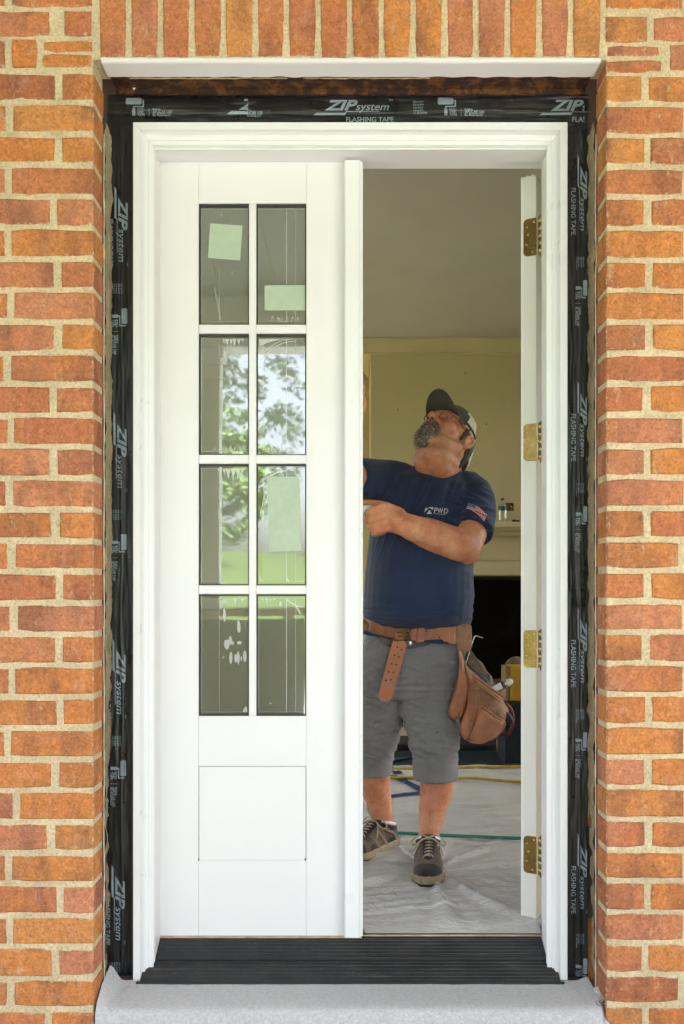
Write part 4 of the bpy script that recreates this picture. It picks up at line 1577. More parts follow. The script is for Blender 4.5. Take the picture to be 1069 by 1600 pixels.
g = Geo().box(FBX0 - .02, FBX0, CHY + .0005, 4.0, -.002, FBZ).box(FBX1, FBX1 + .02, CHY + .0005, 4.0, -.002, FBZ).box(FBX0 - .02, FBX1 + .02, 4.0, 4.05, -.002, FBZ).box(FBX0, FBX1, CHY + .0005, 4.0, FBZ - .02, FBZ - .0005)
g.box(FBX0, FBX1, CHY + .0005, 4.0, -.002, .02)
g.obj('firebox', MAT['soot'], fp)
box('hearth', .15, 2.4, 2.95, 3.309, -.003, .04, M('dark_slate', (.022, .022, .024), .6, var=.3, vs_=12), fp, .008)
lg = random.Random(4)
MAT['log'] = M('split_firewood', (.17, .12, .075), .9, var=.3, vs_=18, bmp=.8, col2=(.07, .05, .035))
for k in range(7):
    x, z = lerp(.62, 1.25, lg.random()), .07 + .28 * lg.random()
    y = 3.42 + .12 * lg.random()
    a = lg.uniform(-.6, .6)
    l = lg.uniform(.10, .2)
    tag(Geo().tube([(x - l * math.cos(a), y, z - l * .5 * math.sin(a)), (x, y + .01, z), (x + l * math.cos(a), y + .02, z + l * .5 * math.sin(a))], [.035, .042, .036], 9).obj('firewood_log', MAT['log'], None, True), 'dark split log in the unlit firebox behind the tool pouches', 'firewood', 'logs in the firebox')

# wall plate and bottle on the mantel
kp = thing('gas_key_plate', 'small brass plate with a key hole on the wall above the mantel', 'wall plate', P(797, 791, CHY))
g = Geo()
c = P(796.5, 792, CHY - .003)
g.box(c.x - .026, c.x + .026, CHY - .006, CHY - .0006, c.z - .026, c.z + .026, .002)
g.obj('plate', MAT['brass'], kp)
Geo().tube([c + V((0, -.003, 0)), c + V((0, -.014, 0))], .012, 14).obj('socket', MAT['brass'], kp, True)
Geo().tube([c + V((0, -.0145, 0)), c + V((0, -.016, 0))], .006, 10).obj('key_hole', MAT['black'], kp)
mb = nodes('clear_bottle')
m_b, nt_, b_, o_ = mb
tr_ = N(nt_, 'ShaderNodeBsdfTransparent')
tr_.inputs[0].default_value = (.9, .93, .93, 1)
gl_ = N(nt_, 'ShaderNodeBsdfGlossy')
gl_.inputs['Roughness'].default_value = .1
mx_ = N(nt_, 'ShaderNodeMixShader')
lw_ = N(nt_, 'ShaderNodeLayerWeight')
lw_.inputs[0].default_value = .35
nt_.links.new(lw_.outputs['Facing'], mx_.inputs[0])
nt_.links.new(tr_.outputs[0], mx_.inputs[1])
nt_.links.new(gl_.outputs[0], mx_.inputs[2])
nt_.links.new(mx_.outputs[0], o_.inputs[0])
bc = V((PX(785.5, 3.24), 3.24, MZ + .0005))
bt = thing('water_bottle', 'clear plastic water bottle with a blue label on the mantel shelf', 'bottle', bc)
pr_ = [(.0, .022), (.004, .027), (.03, .026), (.05, .027), (.085, .027), (.10, .0265), (.112, .024), (.128, .014), (.134, .011), (.140, .011)]
Geo().loft([[bc + V((r * math.cos(a * .393), r * math.sin(a * .393), z)) for a in range(16)] for z, r in pr_]).obj('bottle_body', m_b, bt, True)
Geo().loft([[bc + V((r * math.cos(a * .393), r * math.sin(a * .393), z)) for a in range(16)] for z, r in ((.076, .0274), (.100, .0274))], cap=False).obj('paper_label', M('blue_label', (.03, .12, .24), .5, var=.3, vs_=60), bt, True)
Geo().tube([bc + V((0, 0, .137)), bc + V((0, 0, .151))], .012, 14).obj('bottle_cap', M('dark_cap', (.06, .06, .06), .5), bt, True)
for q, (px, lab) in enumerate(((804, 'dark screw lying right of the bottle on the mantel'), (809, 'rolled dark cloth at the right end of the visible mantel'), (769, 'dark crumb of debris beside the sleeve on the mantel'))):
    Geo()
    tag(Geo().ell(V((PX(px, 3.23), 3.23, MZ + .008)), (.016, .012, .0075 + .003 * (q < 1)), None, 9, 6).obj('debris', MAT['soot'], None, True), lab, 'debris')

# yellow case, carton, hoses on the hearth side
YY = 2.55
yb = thing('tool_case', 'yellow tool case standing on the dark rug behind the open door leaf', 'case', P(815, 1100, YY))
yx0, yx1, yz0, yz1 = PX(797, YY), PX(846, YY), PZ(1096, YY), PZ(1041, YY)
MAT['yellow'] = M('yellow_plastic', (.48, .27, .018), .5, var=.1, vs_=8)
box('case_shell', yx0, yx1, YY, YY + .16, yz0, yz1, MAT['yellow'], yb, .008)
box('case_side', yx0 - .022, yx0 - .0006, YY + .004, YY + .16, yz0, yz1 - .004, M('tan_carton', (.27, .17, .07), .8), yb, .003)
cb = thing('carton', 'brown cardboard carton carrying the yellow tool case', 'box', (yx0, YY, 0))
box('carton_body', yx0 - .03, yx1 + .1, YY - .02, YY + .24, 0.002, yz0 - .001, M('dark_blue_board', (.008, .013, .020), .8), cb, .004)
c2 = thing('paper_sack', 'tan paper sack leaning behind the yellow tool case', 'sack', (yx0, YY + .3, 0))
Geo().limb([(yx0 + .06, YY + .30, .05), (yx0 + .09, YY + .31, .30), (yx0 + .09, YY + .30, yz1 - .04)], [.09, .09, .075], 14, .7, V((0, 1, 0))).obj('sack_body', M('tan_paper', (.16, .12, .065), .8, var=.2, vs_=20), c2, True)

# floor covering, rug, cords
RUGY = 2.42
rug = sheet('rug', -1.6, 2.6, RUGY, 2.94, 60, 14, lambda x, y: .006 + .0015 * noise.noise(V((x * 6, y * 6, 2))), M('dark_teal_rug', (.010, .026, .034), .95, var=.4, vs_=30, bmp=.8, bs=300))
tag(rug, 'dark teal rug in front of the fireplace', 'rug')


def dropz(x, y):
    """Creases of the plastic sheet, pulled towards the standing foot."""
    h = .0022 + .0020 * (1 + noise.noise(V((x * 3, y * 5, 0))))
    dx, dy = x - .26, y - .55
    r = math.hypot(dx, dy)
    a = math.atan2(dy, dx)
    f = noise.noise(V((a * 5.0, r * .8, 4)))
    h += .030 * max(0, f) ** 1.3 * sm(.06, .16, r) * sm(1.0, .25, r)
    q = noise.noise(V((x * 2.2 + y * 1.2, y * 14 - x * 3, 7)))
    h += .042 * max(0, abs(q) * -1 + .22) * (0.4 + sm(-.2, .4, noise.noise(V((x * 2, y * 2, 3)))))
    q2 = noise.noise(V((x * 3.1 - y * 2.5, y * 8 + x * 2, 17)))
    h += .034 * max(0, .14 - abs(q2))
    h += .0011 * noise.noise(V((x * 28 + y * 14, y * 40, 8)))
    # box folds of the new sheet
    for c0 in (-.33, .12, .57, 1.02):
        h += .0025 * math.exp(-((x + .12 * y - c0) / .006) ** 2)
    for c0 in (.72, 1.32, 1.95):
        h += .0025 * math.exp(-((y - .10 * x - c0) / .006) ** 2)
    return h * sm(.0, .10, y)


m, nt, b, o = nodes('plastic_drop_sheet')
nt.links.new(ramp(nt, ntex(nt, 6, 4), [(0.3, (.50, .48, .45)), (0.7, (.58, .57, .55))]), b.inputs['Base Color'])
b.inputs['Roughness'].default_value = .42
b.inputs['Specular IOR Level'].default_value = .35
v = N(nt, 'ShaderNodeMapping')
v.inputs['Rotation'].default_value = (0, 0, .35)
v.inputs['Scale'].default_value = (1, 2.6, 1)
nt.links.new(pos(nt), v.inputs['Vector'])
bump(nt, b, mth(nt, 'ADD', ntex(nt, 30, 4, .55, v.outputs[0], 1.0), mth(nt, 'MULTIPLY', ntex(nt, 150, 3, .6, v.outputs[0]), .3)), .0085, .9)
MAT['drop'] = m
ds = sheet('drop_sheet', -.9, 1.3, .0145, 2.46, 260, 310, dropz, MAT['drop'])
for v_ in ds.data.vertices:
    if v_.co.y < .1 and (v_.co.x < PX(569, 0) or v_.co.x > JX1 + .010):
        v_.co.y = .0725 + (v_.co.y - .0145) * .3
    elif v_.co.y < .09:
        v_.co.z += .0005 - .002 * sm(.05, .0145, v_.co.y)
ds.location.z = .0025
tag(ds, 'creased translucent plastic drop sheet covering the floor inside the door', 'drop sheet')


def on_floor(px, py, lift=.010):
    d = (CAMZ - lift) * FPX / (py - VY)
    return V((PX(px, d - CAMD), d - CAMD, lift))


MAT['yellow_cord'] = M('yellow_cord', (.50, .36, .012), .5, var=.15, vs_=30)
def cord(pxs, r, name, label, cat, m):
    pts = [on_floor(a, b, r + .014) for a, b in pxs]
    g = Geo().limb(pts, [r] * len(pts), 7, sub=6)
    tag(g.obj(name, m, None, True), label, cat)


cord([(560, 1206), (600, 1202.5), (650, 1200.5), (700, 1199.5), (735, 1199), (770, 1198.5), (800, 1198), (850, 1197.5)], .007, 'extension_cord', 'yellow extension cord along the edge of the dark rug', 'cord', MAT['yellow_cord'])
cord([(560, 1213), (600, 1214.5), (650, 1215), (690, 1216.5), (735, 1216), (770, 1218.5), (800, 1221), (850, 1224)], .007, 'extension_cord', 'yellow extension cord crossing the drop sheet in front of the other', 'cord', MAT['yellow_cord'])
cord([(560, 1300), (620, 1301.5), (650, 1303), (700, 1305.5), (740, 1307), (790, 1309), (850, 1311)], .0065, 'air_hose', 'green air hose lying across the plastic drop sheet', 'hose', M('green_hose', (.012, .26, .17), .35, var=.1))
MAT['blue_tape'] = M('blue_masking_tape', (.012, .030, .13), .6, var=.2, vs_=30)


def floor_tape(a, b, w, label):
    p, q = on_floor(*a), on_floor(*b)
    n_ = 16
    d = (q - p).normalized()
    s = V((-d.y, d.x, 0)) * w
    vs_ = []
    for k in range(n_ + 1):
        c_ = p.lerp(q, k / n_)
        for e in (-1, 1):
            u = c_ + s * e
            vs_.append((u.x, u.y, max(dropz(u.x, u.y), .006) + .0055))
    o = mesh('floor_tape', vs_, [(2 * k, 2 * k + 1, 2 * k + 3, 2 * k + 2) for k in range(n_)], MAT['blue_tape'])
    tag(o, label, 'tape')


floor_tape((578, 1196), (640, 1183), .024, 'blue tape strip on the drop sheet at the rug, behind the right calf')
floor_tape((588, 1188), (625, 1211), .024, 'blue tape strip crossing the yellow cords behind the feet')
floor_tape((614, 1212), (662, 1236), .024, 'short blue tape strip slanting down between the calves')
floor_tape((596, 1246), (662, 1238), .024, 'nearest blue tape strip lying level between the calves')
rc = []
for k in range(60):
    a = k / 59 * 2 * math.pi * 2.0 + 1
    rc.append(P(788 + (17 + 3 * math.sin(k * .21)) * math.cos(a), 1122 + (24 + 3 * math.cos(k * .17)) * math.sin(a), 2.495 + .025 * k / 59))
rc_o = Geo().tube(rc, .0085, 6).obj('red_hose', M('red_hose', (.13, .010, .009), .5, var=.2), None, True)
tag(rc_o, 'coiled red hose leaning on the dark carton beyond the tool pouches', 'hose')

# ------------------------------------------------------------------ the man
MAT['shirt'] = cloth_material('navy_shirt', (.020, .037, .098), (.014, .026, .070), 1500, .75, .12)
MAT['shorts'] = cloth_material('grey_ripstop', (.225, .217, .222), (.172, .164, .170), 700, .85, .1, (.26, .22, .19))
MAT['leather'] = leather_material('tan_leather', (.42, .165, .082), (.22, .078, .038))
MAT['leather_strap'] = leather_material('smooth_tan_leather', (.40, .145, .072), (.33, .115, .055), .15)
MAT['leather_dark'] = leather_material('worn_brown_leather', (.31, .14, .066), (.15, .062, .030), .6)
MAT['suede'] = leather_material('grey_suede', (.20, .135, .095), (.12, .08, .055), .3)
MAT['thread'] = M('yellow_thread', (.52, .30, .10), .8)
MAT['shoe'] = cloth_material('scuffed_brown_shoe', (.145, .100, .072), (.055, .038, .029), 600, .85, .1, (.25, .19, .135), 26)
MAT['shoe_dark'] = cloth_material('black_shoe_panel', (.022, .020, .020), (.012, .011, .012), 600, .7, .1, (.07, .06, .05), 30)
MAT['sole'] = M('tan_rubber_sole', (.38, .295, .18), .75, var=.2, vs_=30, bmp=.5, col2=(.19, .14, .085))
MAT['overlay'] = M('tan_shoe_overlay', (.25, .185, .125), .8, var=.2, vs_=40, col2=(.14, .10, .07))
MAT['lace'] = M('tan_lace', (.44, .35, .25), .9, var=.15, vs_=60)
MAT['sock'] = M('white_sock', (.75, .75, .77), .9, var=.04, vs_=50)
MAT['cap_dark'] = cloth_material('charcoal_cap', (.070, .066, .050), (.046, .044, .034), 1200, .9, .1)
MAT['cap_pale'] = cloth_material('cream_cap_mesh', (.72, .68, .55), (.60, .56, .44), 800, .9, .1)
MAT['beard'] = M('grey_beard', (.24, .215, .185), .75, var=.3, vs_=160, col2=(.075, .06, .05), bmp=1, bs=420)
MAT['beard_pale'] = M('pale_beard_hair', (.40, .37, .33), .7, var=.2, vs_=80)
MAT['beard_dark'] = M('dark_beard_hair', (.07, .045, .03), .7, var=.2, vs_=80)
MAT['lip'] = M('lip', (.34, .12, .085), .45, var=.1, vs_=60)
MAT['eye'] = M('eye_white', (.62, .56, .50), .2, var=.05)
MAT['iris'] = M('iris', (.05, .035, .02), .15)
MAT['frame_metal'] = M('dark_spectacle_frame', (.05, .035, .025), .35, .6)
MAT['lens'] = film_material('spectacle_lens', .04, (.7, .7, .7), .10)


def fuse(g, voxel, it, name, m, parent, post=None):
    """Weld overlapping closed shapes into one continuous skin."""
    me = bpy.data.meshes.new(name)
    me.from_pydata([tuple(v) for v in g.v], [], g.f)
    bm = bmesh.new()
    bm.from_mesh(me)
    bm.to_mesh(me)
    bm.free()
    o = bpy.data.objects.new(name, me)
    COL.objects.link(o)
    r = o.modifiers.new('r', 'REMESH')
    r.mode = 'VOXEL'
    r.voxel_size = voxel
    s = o.modifiers.new('s', 'SMOOTH')
    s.factor = .5
    s.iterations = it
    dg = bpy.context.evaluated_depsgraph_get()
    dg.update()
    me2 = bpy.data.meshes.new_from_object(o.evaluated_get(dg))
    bpy.data.objects.remove(o)
    bpy.data.meshes.remove(me)
    me2.name = name
    if post:
        me2.update()
        nr = [v.normal.copy() for v in me2.vertices]
        for v, n_ in zip(me2.vertices, nr):
            v.co = post(v.co.copy(), n_)
    me2.materials.clear()
    for mm in (m if isinstance(m, (list, tuple)) else [m]):
        me2.materials.append(mm)
    me2.polygons.foreach_set('use_smooth', [True] * len(me2.polygons))
    me2.update()
    return put(name, me2, parent)


def attr(me, name, fn):
    a = me.attributes.new(name, 'FLOAT', 'POINT')
    a.data.foreach_set('value', [fn(v.co) for v in me.vertices])


man = thing('person', 'man in a navy shirt, grey shorts and cap looking up inside the doorway', 'person', (.16, .70, .003))

# head frame
YAW, PIT, ROLL = rad(34), rad(43), rad(-8)
HF = V((-math.sin(YAW) * math.cos(PIT), -math.cos(YAW) * math.cos(PIT), math.sin(PIT)))
HR = V((math.cos(YAW), -math.sin(YAW), 0))
HU = HF.cross(HR) if HF.cross(HR).z > 0 else HR.cross(HF)
q_ = Matrix.Rotation(ROLL, 3, HF)
HR, HU = q_ @ HR, q_ @ HU
HC = P(698, 689, .66)
HROT = Matrix((HR, HF, HU)).transposed()
HS = 1.0


def H(a, b, c):
    return HC + (HR * a + HF * b + HU * c) * HS


def hl(p):
    d = p - HC
    return d.dot(HR), d.dot(HF), d.dot(HU)


B = Geo()
# skull, jaw, face
B.ell(H(0, -.008, .040), (.077, .098, .082), HROT)
B.ell(H(0, .030, -.020), (.066, .066, .090), HROT)
B.limb([H(-.060, .005, -.045), H(-.045, .055, -.078), H(0, .090, -.098), H(.045, .055, -.078), H(.060, .005, -.045)], [.026, .025, .024, .025, .026])
B.ell(H(-.040, .066, -.015), (.030, .028, .030), HROT)
B.ell(H(.040, .066, -.015), (.030, .028, .030), HROT)
B.limb([H(-.050, .068, .034), H(-.02, .086, .036), H(.02, .086, .036), H(.050, .068, .034)], [.012, .014, .014, .012])
B.limb([H(0, .090, .028), H(0, .110, .004), H(0, .122, -.016)], [.009, .0120, .0148])
B.ell(H(-.014, .102, -.020), (.010, .012, .009), HROT)
B.ell(H(.014, .102, -.020), (.010, .012, .009), HROT)
B.ell(H(0, .080, -.055), (.036, .026, .028), HROT)
for s in (-1, 1):
    B.limb([H(s * .046, .074, .022), H(s * .033, .0855, .026), H(s * .018, .081, .021)], [.004, .0055, .004])
    B.limb([H(s * .046, .073, .004), H(s * .033, .083, .001), H(s * .018, .080, .006)], [.004, .005, .004])
    # ears
    B.limb([H(s * .079, -.002, -.028), H(s * .086, -.010, -.022), H(s * .091, -.022, .004), H(s * .090, -.020, .022), H(s * .084, -.004, .026), H(s * .079, .004, .012)], [.0070, .0070, .0065, .0065, .0060, .0045], 10)
    B.ell(H(s * .079, -.010, .0), (.008, .016, .024), HROT)
# neck and double chin
NB = P(688, 750, .72)
B.limb([H(0, -.030, .0), H(.006, -.022, -.060), NB + V((.004, 0, .01)), NB + V((.0, .01, -.10))], [.070, .064, .073, .098], 20)
B.limb([H(0, .052, -.086), H(.004, .014, -.098), NB + V((.006, -.016, .0))], [.029, .038, .054], 16)
for s in (-1, 1):
    B.limb([H(s * .034, .006, -.060), H(s * .028, -.002, -.11), NB + V((s * .018, -.008, .0))], [.040, .044, .050], 14)
# trunk
B.limb([P(655, 1010, .70), P(653, 930, .685), P(664, 830, .705), P(676, 775, .72)], [.15, .155, .145, .105], 20)
# left arm (right in the picture): bent across the belly
SH, EL, WR = P(733, 776, .70), P(727, 858, .52), P(630, 819, .425)
B.limb([P(700, 782, .72), SH, P(735, 822, .60), EL], [.07, .066, .060, .053], 18)
B.limb([P(728, 850, .53), P(712, 851, .498), P(675, 836, .46), P(645, 825, .435), WR, P(616, 815, .42)], [.052, .059, .052, .042, .0375, .036], 18)
B.ell(P(733, 868, .535), (.034, .034, .030))


def fist():
    B.ell(P(611, 811, .425), (.032, .034, .045))
    B.limb([P(624, 803, .43), P(606, 796, .425)], [.022, .022])
    B.limb([P(624, 822, .42), P(608, 822, .42)], [.018, .020])
    kn = [(599, 790), (600, 802.5), (603, 815), (606, 826)]
    pp = [(578, 799), (576, 811), (580, 822.5), (586, 832)]
    rr = [.0114, .0111, .0105, .0096]
    for (a, b), (c, d), r in zip(kn, pp, rr):
        B.limb([P(a + 9, b + 1, .418), P(a, b, .398), P(c, d, .394), P(c - 1.5, d + 2, .415), P(c + 6, d + 2, .436), P(c + 14, d, .438)], [r, r * 1.12, r * .98, r * .95, r * .9, r * .8], 10, sub=3)
    # thumb along the top, pressing the shim
    B.limb([P(617, 797, .44), P(598, 790, .452), P(580, 786.5, .445), P(566, 785.5, .43)], [.016, .0145, .0125, .0105], 10)


fist()
# right arm (left in the picture): raised behind the closed leaf
RSH = P(604, 752, .72)
B.limb([P(640, 775, .72), RSH, P(556, 747, .595), P(514, 748, .47)], [.075, .066, .055, .050], 18)
B.limb([P(514, 748, .47), P(523, 715, .38), P(546, 668, .235), P(552, 652, .20)], [.050, .052, .036, .031], 16)
B.ell(P(556, 632, .175), (.032, .018, .042))
for k, (dx, l) in enumerate(((-11, 33), (-4, 38), (3, 36), (9, 26))):
    r = .0095 - .0006 * (k == 3)
    B.limb([P(554 + dx, 636, .172), P(554.5 + dx * 1.05, 618, .150), P(557 + dx * 1.1, 618 - l * .45, .125), P(557 + dx * 1.1, 618 - l * .62, .105)], [r * 1.1, r * 1.1, r, r * .85], 10)
B.limb([P(560, 645, .178), P(565, 632, .150), P(563, 620, .125)], [.013, .0115, .0095], 10)
# legs
B.limb([P(668, 1025, .70), P(674, 1090, .66), P(679, 1170, .62), P(683, 1205, .635), P(682, 1232, .650), P(676, 1265, .635), P(671, 1297, .620), V((.262, .675 - .062, .080))], [.095, .080, .058, .0545, .0575, .047, .0365, .031], 20)
FOOT = (((.262, .675), V((-.028, -.28, 0)).normalized()), ((.158, .885), V((-.60, -.80, 0)).normalized()))
B.limb([P(618, 1025, .73), P(600, 1090, .76), P(590, 1165, .77), P(586, 1200, .81), P(585, 1222, .835), P(592, 1252, .835), P(598, 1282, .838), V((.158 - .042, .885 - .046, .080))], [.095, .080, .058, .0560, .0590, .048, .0385, .031], 20)
for (h_, dd) in FOOT:
    o_ = V((h_[0], h_[1], 0))
    B.limb([o_ + dd * .07 + V((0, 0, .066)), o_ + dd * .12 + V((0, 0, .060)), o_ + dd * .20 + V((0, 0, .048))], [.026, .024, .020], 12)


def body_post(p, n):
    a, b, c = hl(p)
    d = 0
    if p.z < .55:
        d += .0012 * noise.noise(p * 30)
    else:
        d += .0009 * noise.noise(p * 45)
    # folds of the neck
    if -.2 < c < .0 and p.z > 1.0 and b < .05:
        d += .0007 * math.sin((p.z + .25 * p.x) * 190) * sm(-.2, -.1, c)
    return p + n * d


body = fuse(B, .0034, 4, 'body', MAT['skin'], man, None)
# relax the throat and the limbs where several shapes were welded
_n = len(body.data.vertices)
_co = np.empty(_n * 3)
body.data.vertices.foreach_get('co', _co)
_co = _co.reshape(-1, 3)
_ed = np.empty(len(body.data.edges) * 2, dtype=np.int64)
body.data.edges.foreach_get('vertices', _ed)
_ed = _ed.reshape(-1, 2)
_rel = _co - np.array(HC)
_a, _b, _c = _rel @ np.array(HR), _rel @ np.array(HF), _rel @ np.array(HU)
_near = (np.abs(_a) < .16) & (np.abs(_b) < .2) & (_c > -.30) & (_c < -.035) & (_co[:, 2] > .95) & (_co[:, 1] > .52)
_wt = np.where(_near, np.clip((-.035 - _c) / .05, 0, 1) * np.clip((.105 - _b) / .03, 0, 1), 0.0)
_limb = (_co[:, 2] < .95) | ((_co[:, 0] > .22) & (_co[:, 2] < 1.12))
_wt = np.where(_limb, np.maximum(_wt, .5), _wt)
_deg = np.bincount(_ed.ravel(), minlength=_n)[:, None].astype(float)
for _it in range(46):
    _ac = np.zeros_like(_co)
    np.add.at(_ac, _ed[:, 0], _co[_ed[:, 1]])
    np.add.at(_ac, _ed[:, 1], _co[_ed[:, 0]])
    _w = _wt[:, None] * (.6 if _it < 12 else .6 * _near[:, None])
    _co = _co + _w * (_ac / np.maximum(_deg, 1) - _co)
body.data.vertices.foreach_set('co', _co.ravel())
body.data.update()
_nr = [v.normal.copy() for v in body.data.vertices]
for v, n_ in zip(body.data.vertices, _nr):
    v.co = body_post(v.co.copy(), n_)
body.data.update()


def f_red(p):
    a, b, c = hl(p)
    if abs(a) < .13 and abs(b) < .14 and -.2 < c < .14:
        r = sm(.06, .115, b) * sm(-.06, -.02, c) * .9
        r = max(r, sm(.045, .02, abs(c + .012)) * sm(.03, .06, b) * .75)
        r = max(r, sm(-.03, -.13, c) * sm(.08, -.02, b) * .55)
        r = max(r, sm(.070, .085, abs(a)) * .5)
        return r
    return .25 + .35 * sm(.05, .25, noise.noise(p * 9))


def f_stub(p):
    a, b, c = hl(p)
    if abs(a) < .10 and -.05 < b < .13 and -.16 < c < .02:
        return sm(.0, -.035, c) * sm(-.16, -.10, c) * .8
    return .30 if p.z < .6 else .16


attr(body.data, 'red', f_red)
attr(body.data, 'stubble', f_stub)

# eyes, lips, beard, hair
for s in (-1, 1):
    e = Geo().ell(H(s * .032, .0755, .0135), (.0125, .0125, .0125), HROT, 14, 10).obj('eye', MAT['eye'], man, True)
    gz = (HF * .9 + HU * .25 - HR * .2).normalized()
    c_ = H(s * .032, .0755, .0135) + gz * .0092
    Geo().ell(c_, (.0056, .0056, .0056), None, 10, 6).obj('iris', MAT['iris'], e, True)
    Geo().limb([H(s * .050, .074, .0385), H(s * .035, .0905, .0425), H(s * .016, .0935, .039)], [.0028, .0045, .0035], 8).obj('eyebrow', MAT['beard_dark'], man, True)
for s in (-1, 1):
    Geo().ell(H(s * .0068, .1225, -.0275), (.0036, .0050, .0022), HROT, 8, 6).obj('nostril', MAT['beard_dark'], man, True)
Geo().limb([H(-.022, .098, -.0505), H(0, .1045, -.050), H(.022, .098, -.0505)], [.0035, .0062, .0035], 10).obj('lip', MAT['lip'], man, True)
g = Geo()
g.ell(H(0, .090, -.089), (.037, .029, .036), HROT)
g.ell(H(0, .092, -.109), (.026, .024, .025), HROT)
for s in (-1, 1):
    g.limb([H(s * .004, .108, -.036), H(s * .022, .100, -.043), H(s * .035, .087, -.062), H(s * .034, .084, -.085)], [.0065, .0085, .0090, .010], 10)
beard = fuse(g, .0030, 3, 'beard', MAT['beard'], man, lambda p, n: p + n * (.0032 * fbm(p * 130) + .0020 * noise.noise(p * 330)))
bt_ = BVHTree.FromPolygons([v.co for v in beard.data.vertices], [p.vertices for p in beard.data.polygons])
hr = random.Random(11)
gs = [Geo(), Geo()]
bvs = beard.data.vertices
for k in range(1500):
    v = bvs[hr.randrange(len(bvs))]
    p, n = v.co.copy(), v.normal.copy()
    a, b, c = hl(p)
    if n.dot(HF) < -.35:
        continue
    d = (n * .55 - HU * (.75 if c < -.06 else .35) + HF * .15 + HR * (a * 6) + V((hr.gauss(0, .3), hr.gauss(0, .3), hr.gauss(0, .3)))).normalized()
    l = hr.uniform(.005, .011) if c < -.06 else hr.uniform(.004, .008)
    q = p + d * l * .6 + V((hr.gauss(0, .001), hr.gauss(0, .001), hr.gauss(0, .001)))
    e = q + (d - HU * .4).normalized() * l * .5
    gs[0 if hr.random() < (.62 if c < -.062 else .2) else 1].tube([p, q, e], [.0006, .0005, .0002], 3, cap=False)
gs[0].obj('beard_hair', MAT['beard_pale'], beard)
gs[1].obj('beard_hair', MAT['beard_dark'], beard)
g = Geo()
g.ell(H(0, -.062, -.022), (.064, .036, .055), HROT)
for s in (-1, 1):
    g.limb([H(s * .074, .016, .040), H(s * .073, .016, .012), H(s * .070, .014, -.008)], [.010, .009, .006], 8)
    g.limb([H(s * .070, -.035, .03), H(s * .066, -.048, -.010), H(s * .052, -.060, -.05)], [.016, .018, .016], 8)
hair = fuse(g, .0035, 2, 'hair', MAT['beard_dark'], man, lambda p, n: p + n * .0022 * fbm(p * 160))

# spectacles
sp = Geo()
for s in (-1, 1):
    loop = []
    for k in range(20):
        t = 2 * math.pi * k / 20
        x, z = math.copysign(abs(math.cos(t)) ** .7, math.cos(t)) * .0235, math.copysign(abs(math.sin(t)) ** .8, math.sin(t)) * .0165
        loop.append(H(s * .034 + x, .105 - abs(s * .034 + x) * .18, .010 + z))
    sp.tube(loop, .0011, 6, closed=True)
    sp.tube([H(s * .057, .096, .016), H(s * .068, .080, .017), H(s * .080, .015, .020), H(s * .082, -.008, .022), H(s * .080, -.022, .005)], .0013, 6)
sp.tube([H(-.011, .103, .014), H(0, .110, .017), H(.011, .103, .014)], .0011, 6)
so = sp.obj('spectacles', MAT['frame_metal'], man, True)
for s in (-1, 1):
    loop = []
    for k in range(16):
        t = 2 * math.pi * k / 16
        x, z = math.copysign(abs(math.cos(t)) ** .7, math.cos(t)) * .0225, math.copysign(abs(math.sin(t)) ** .8, math.sin(t)) * .0155
        loop.append(H(s * .034 + x, .105 - abs(s * .034 + x) * .18, .010 + z))
    mesh('lens', loop, [tuple(range(16))], MAT['lens'], so)

# cap
cap_v, cap_f, cap_m = [], [], []
NU, NV = 40, 14
for j in range(NV + 1):
    th = rad(lerp(-4, 88, j / NV))
    for k in range(NU):
        ph = 2 * math.pi * k / NU
        sx, sy = math.cos(ph), math.sin(ph)
        low = (.078 * max(0, -sy) ** .55 + .008 * (1 - abs(sy))) * (1 - j / NV)
        pm = .0015 * abs(math.sin(ph * 3)) * math.cos(th)
        cap_v.append(H((.0855 - pm) * math.cos(th) * sx, -.008 + ((.1065 if sy > 0 else .124) - pm) * math.cos(th) * sy, .046 + .092 * math.sin(th) - low + .0012 * noise.noise(V((ph * 2, j * .5, 1)))))
for j in range(NV):
    for k in range(NU):
        cap_f.append((j * NU + k, j * NU + (k + 1) % NU, (j + 1) * NU + (k + 1) % NU, (j + 1) * NU + k))
cap_f.append(tuple(range(NV * NU, NV * NU + NU)))
# shell with thickness: outer plus inner copy
n0 = len(cap_v)
ctr = H(0, -.008, .04)
cap_v += [ctr + (v - ctr) * .975 for v in cap_v]
cf = list(cap_f) + [tuple(i + n0 for i in f) for f in cap_f] + [(k, (k + 1) % NU, n0 + (k + 1) % NU, n0 + k) for k in range(NU)]
cap = mesh('cap', cap_v, cf, [MAT['cap_dark'], MAT['cap_pale']], man, True)
for p in cap.data.polygons:
    a, b, c = hl(V(p.center))
    p.material_index = 1 if b < .040 and c < .115 else 0
bv_, bf_ = [], []
NA, NB_ = 20, 8
for lay in (0, 1):
    for i in range(NA + 1):
        t = lerp(-1, 1, i / NA)
        ang_ = t * rad(66)
        for j in range(NB_ + 1):
            q = j / NB_
            r0x, r0y = .0860 * math.sin(ang_), -.008 + .1070 * math.cos(ang_)
            ln = .070 * max(0, 1 - (abs(t) * .97) ** 3.2) ** .62
            x = r0x * (1 - .10 * q) + 0
            y = r0y + ln * q
            z = .046 + .016 * q * (1 - t * t) - .030 * (abs(x) / .08) ** 2 * (.3 + .7 * q) + .006 - lay * .0035
            bv_.append(H(x, y, z))
M_ = (NA + 1) * (NB_ + 1)
for lay in (0, 1):
    for i in range(NA):
        for j in range(NB_):
            a = lay * M_ + i * (NB_ + 1) + j
            bf_.append((a, a + 1, a + NB_ + 2, a + NB_ + 1))
edge = [i * (NB_ + 1) + NB_ for i in range(NA + 1)]
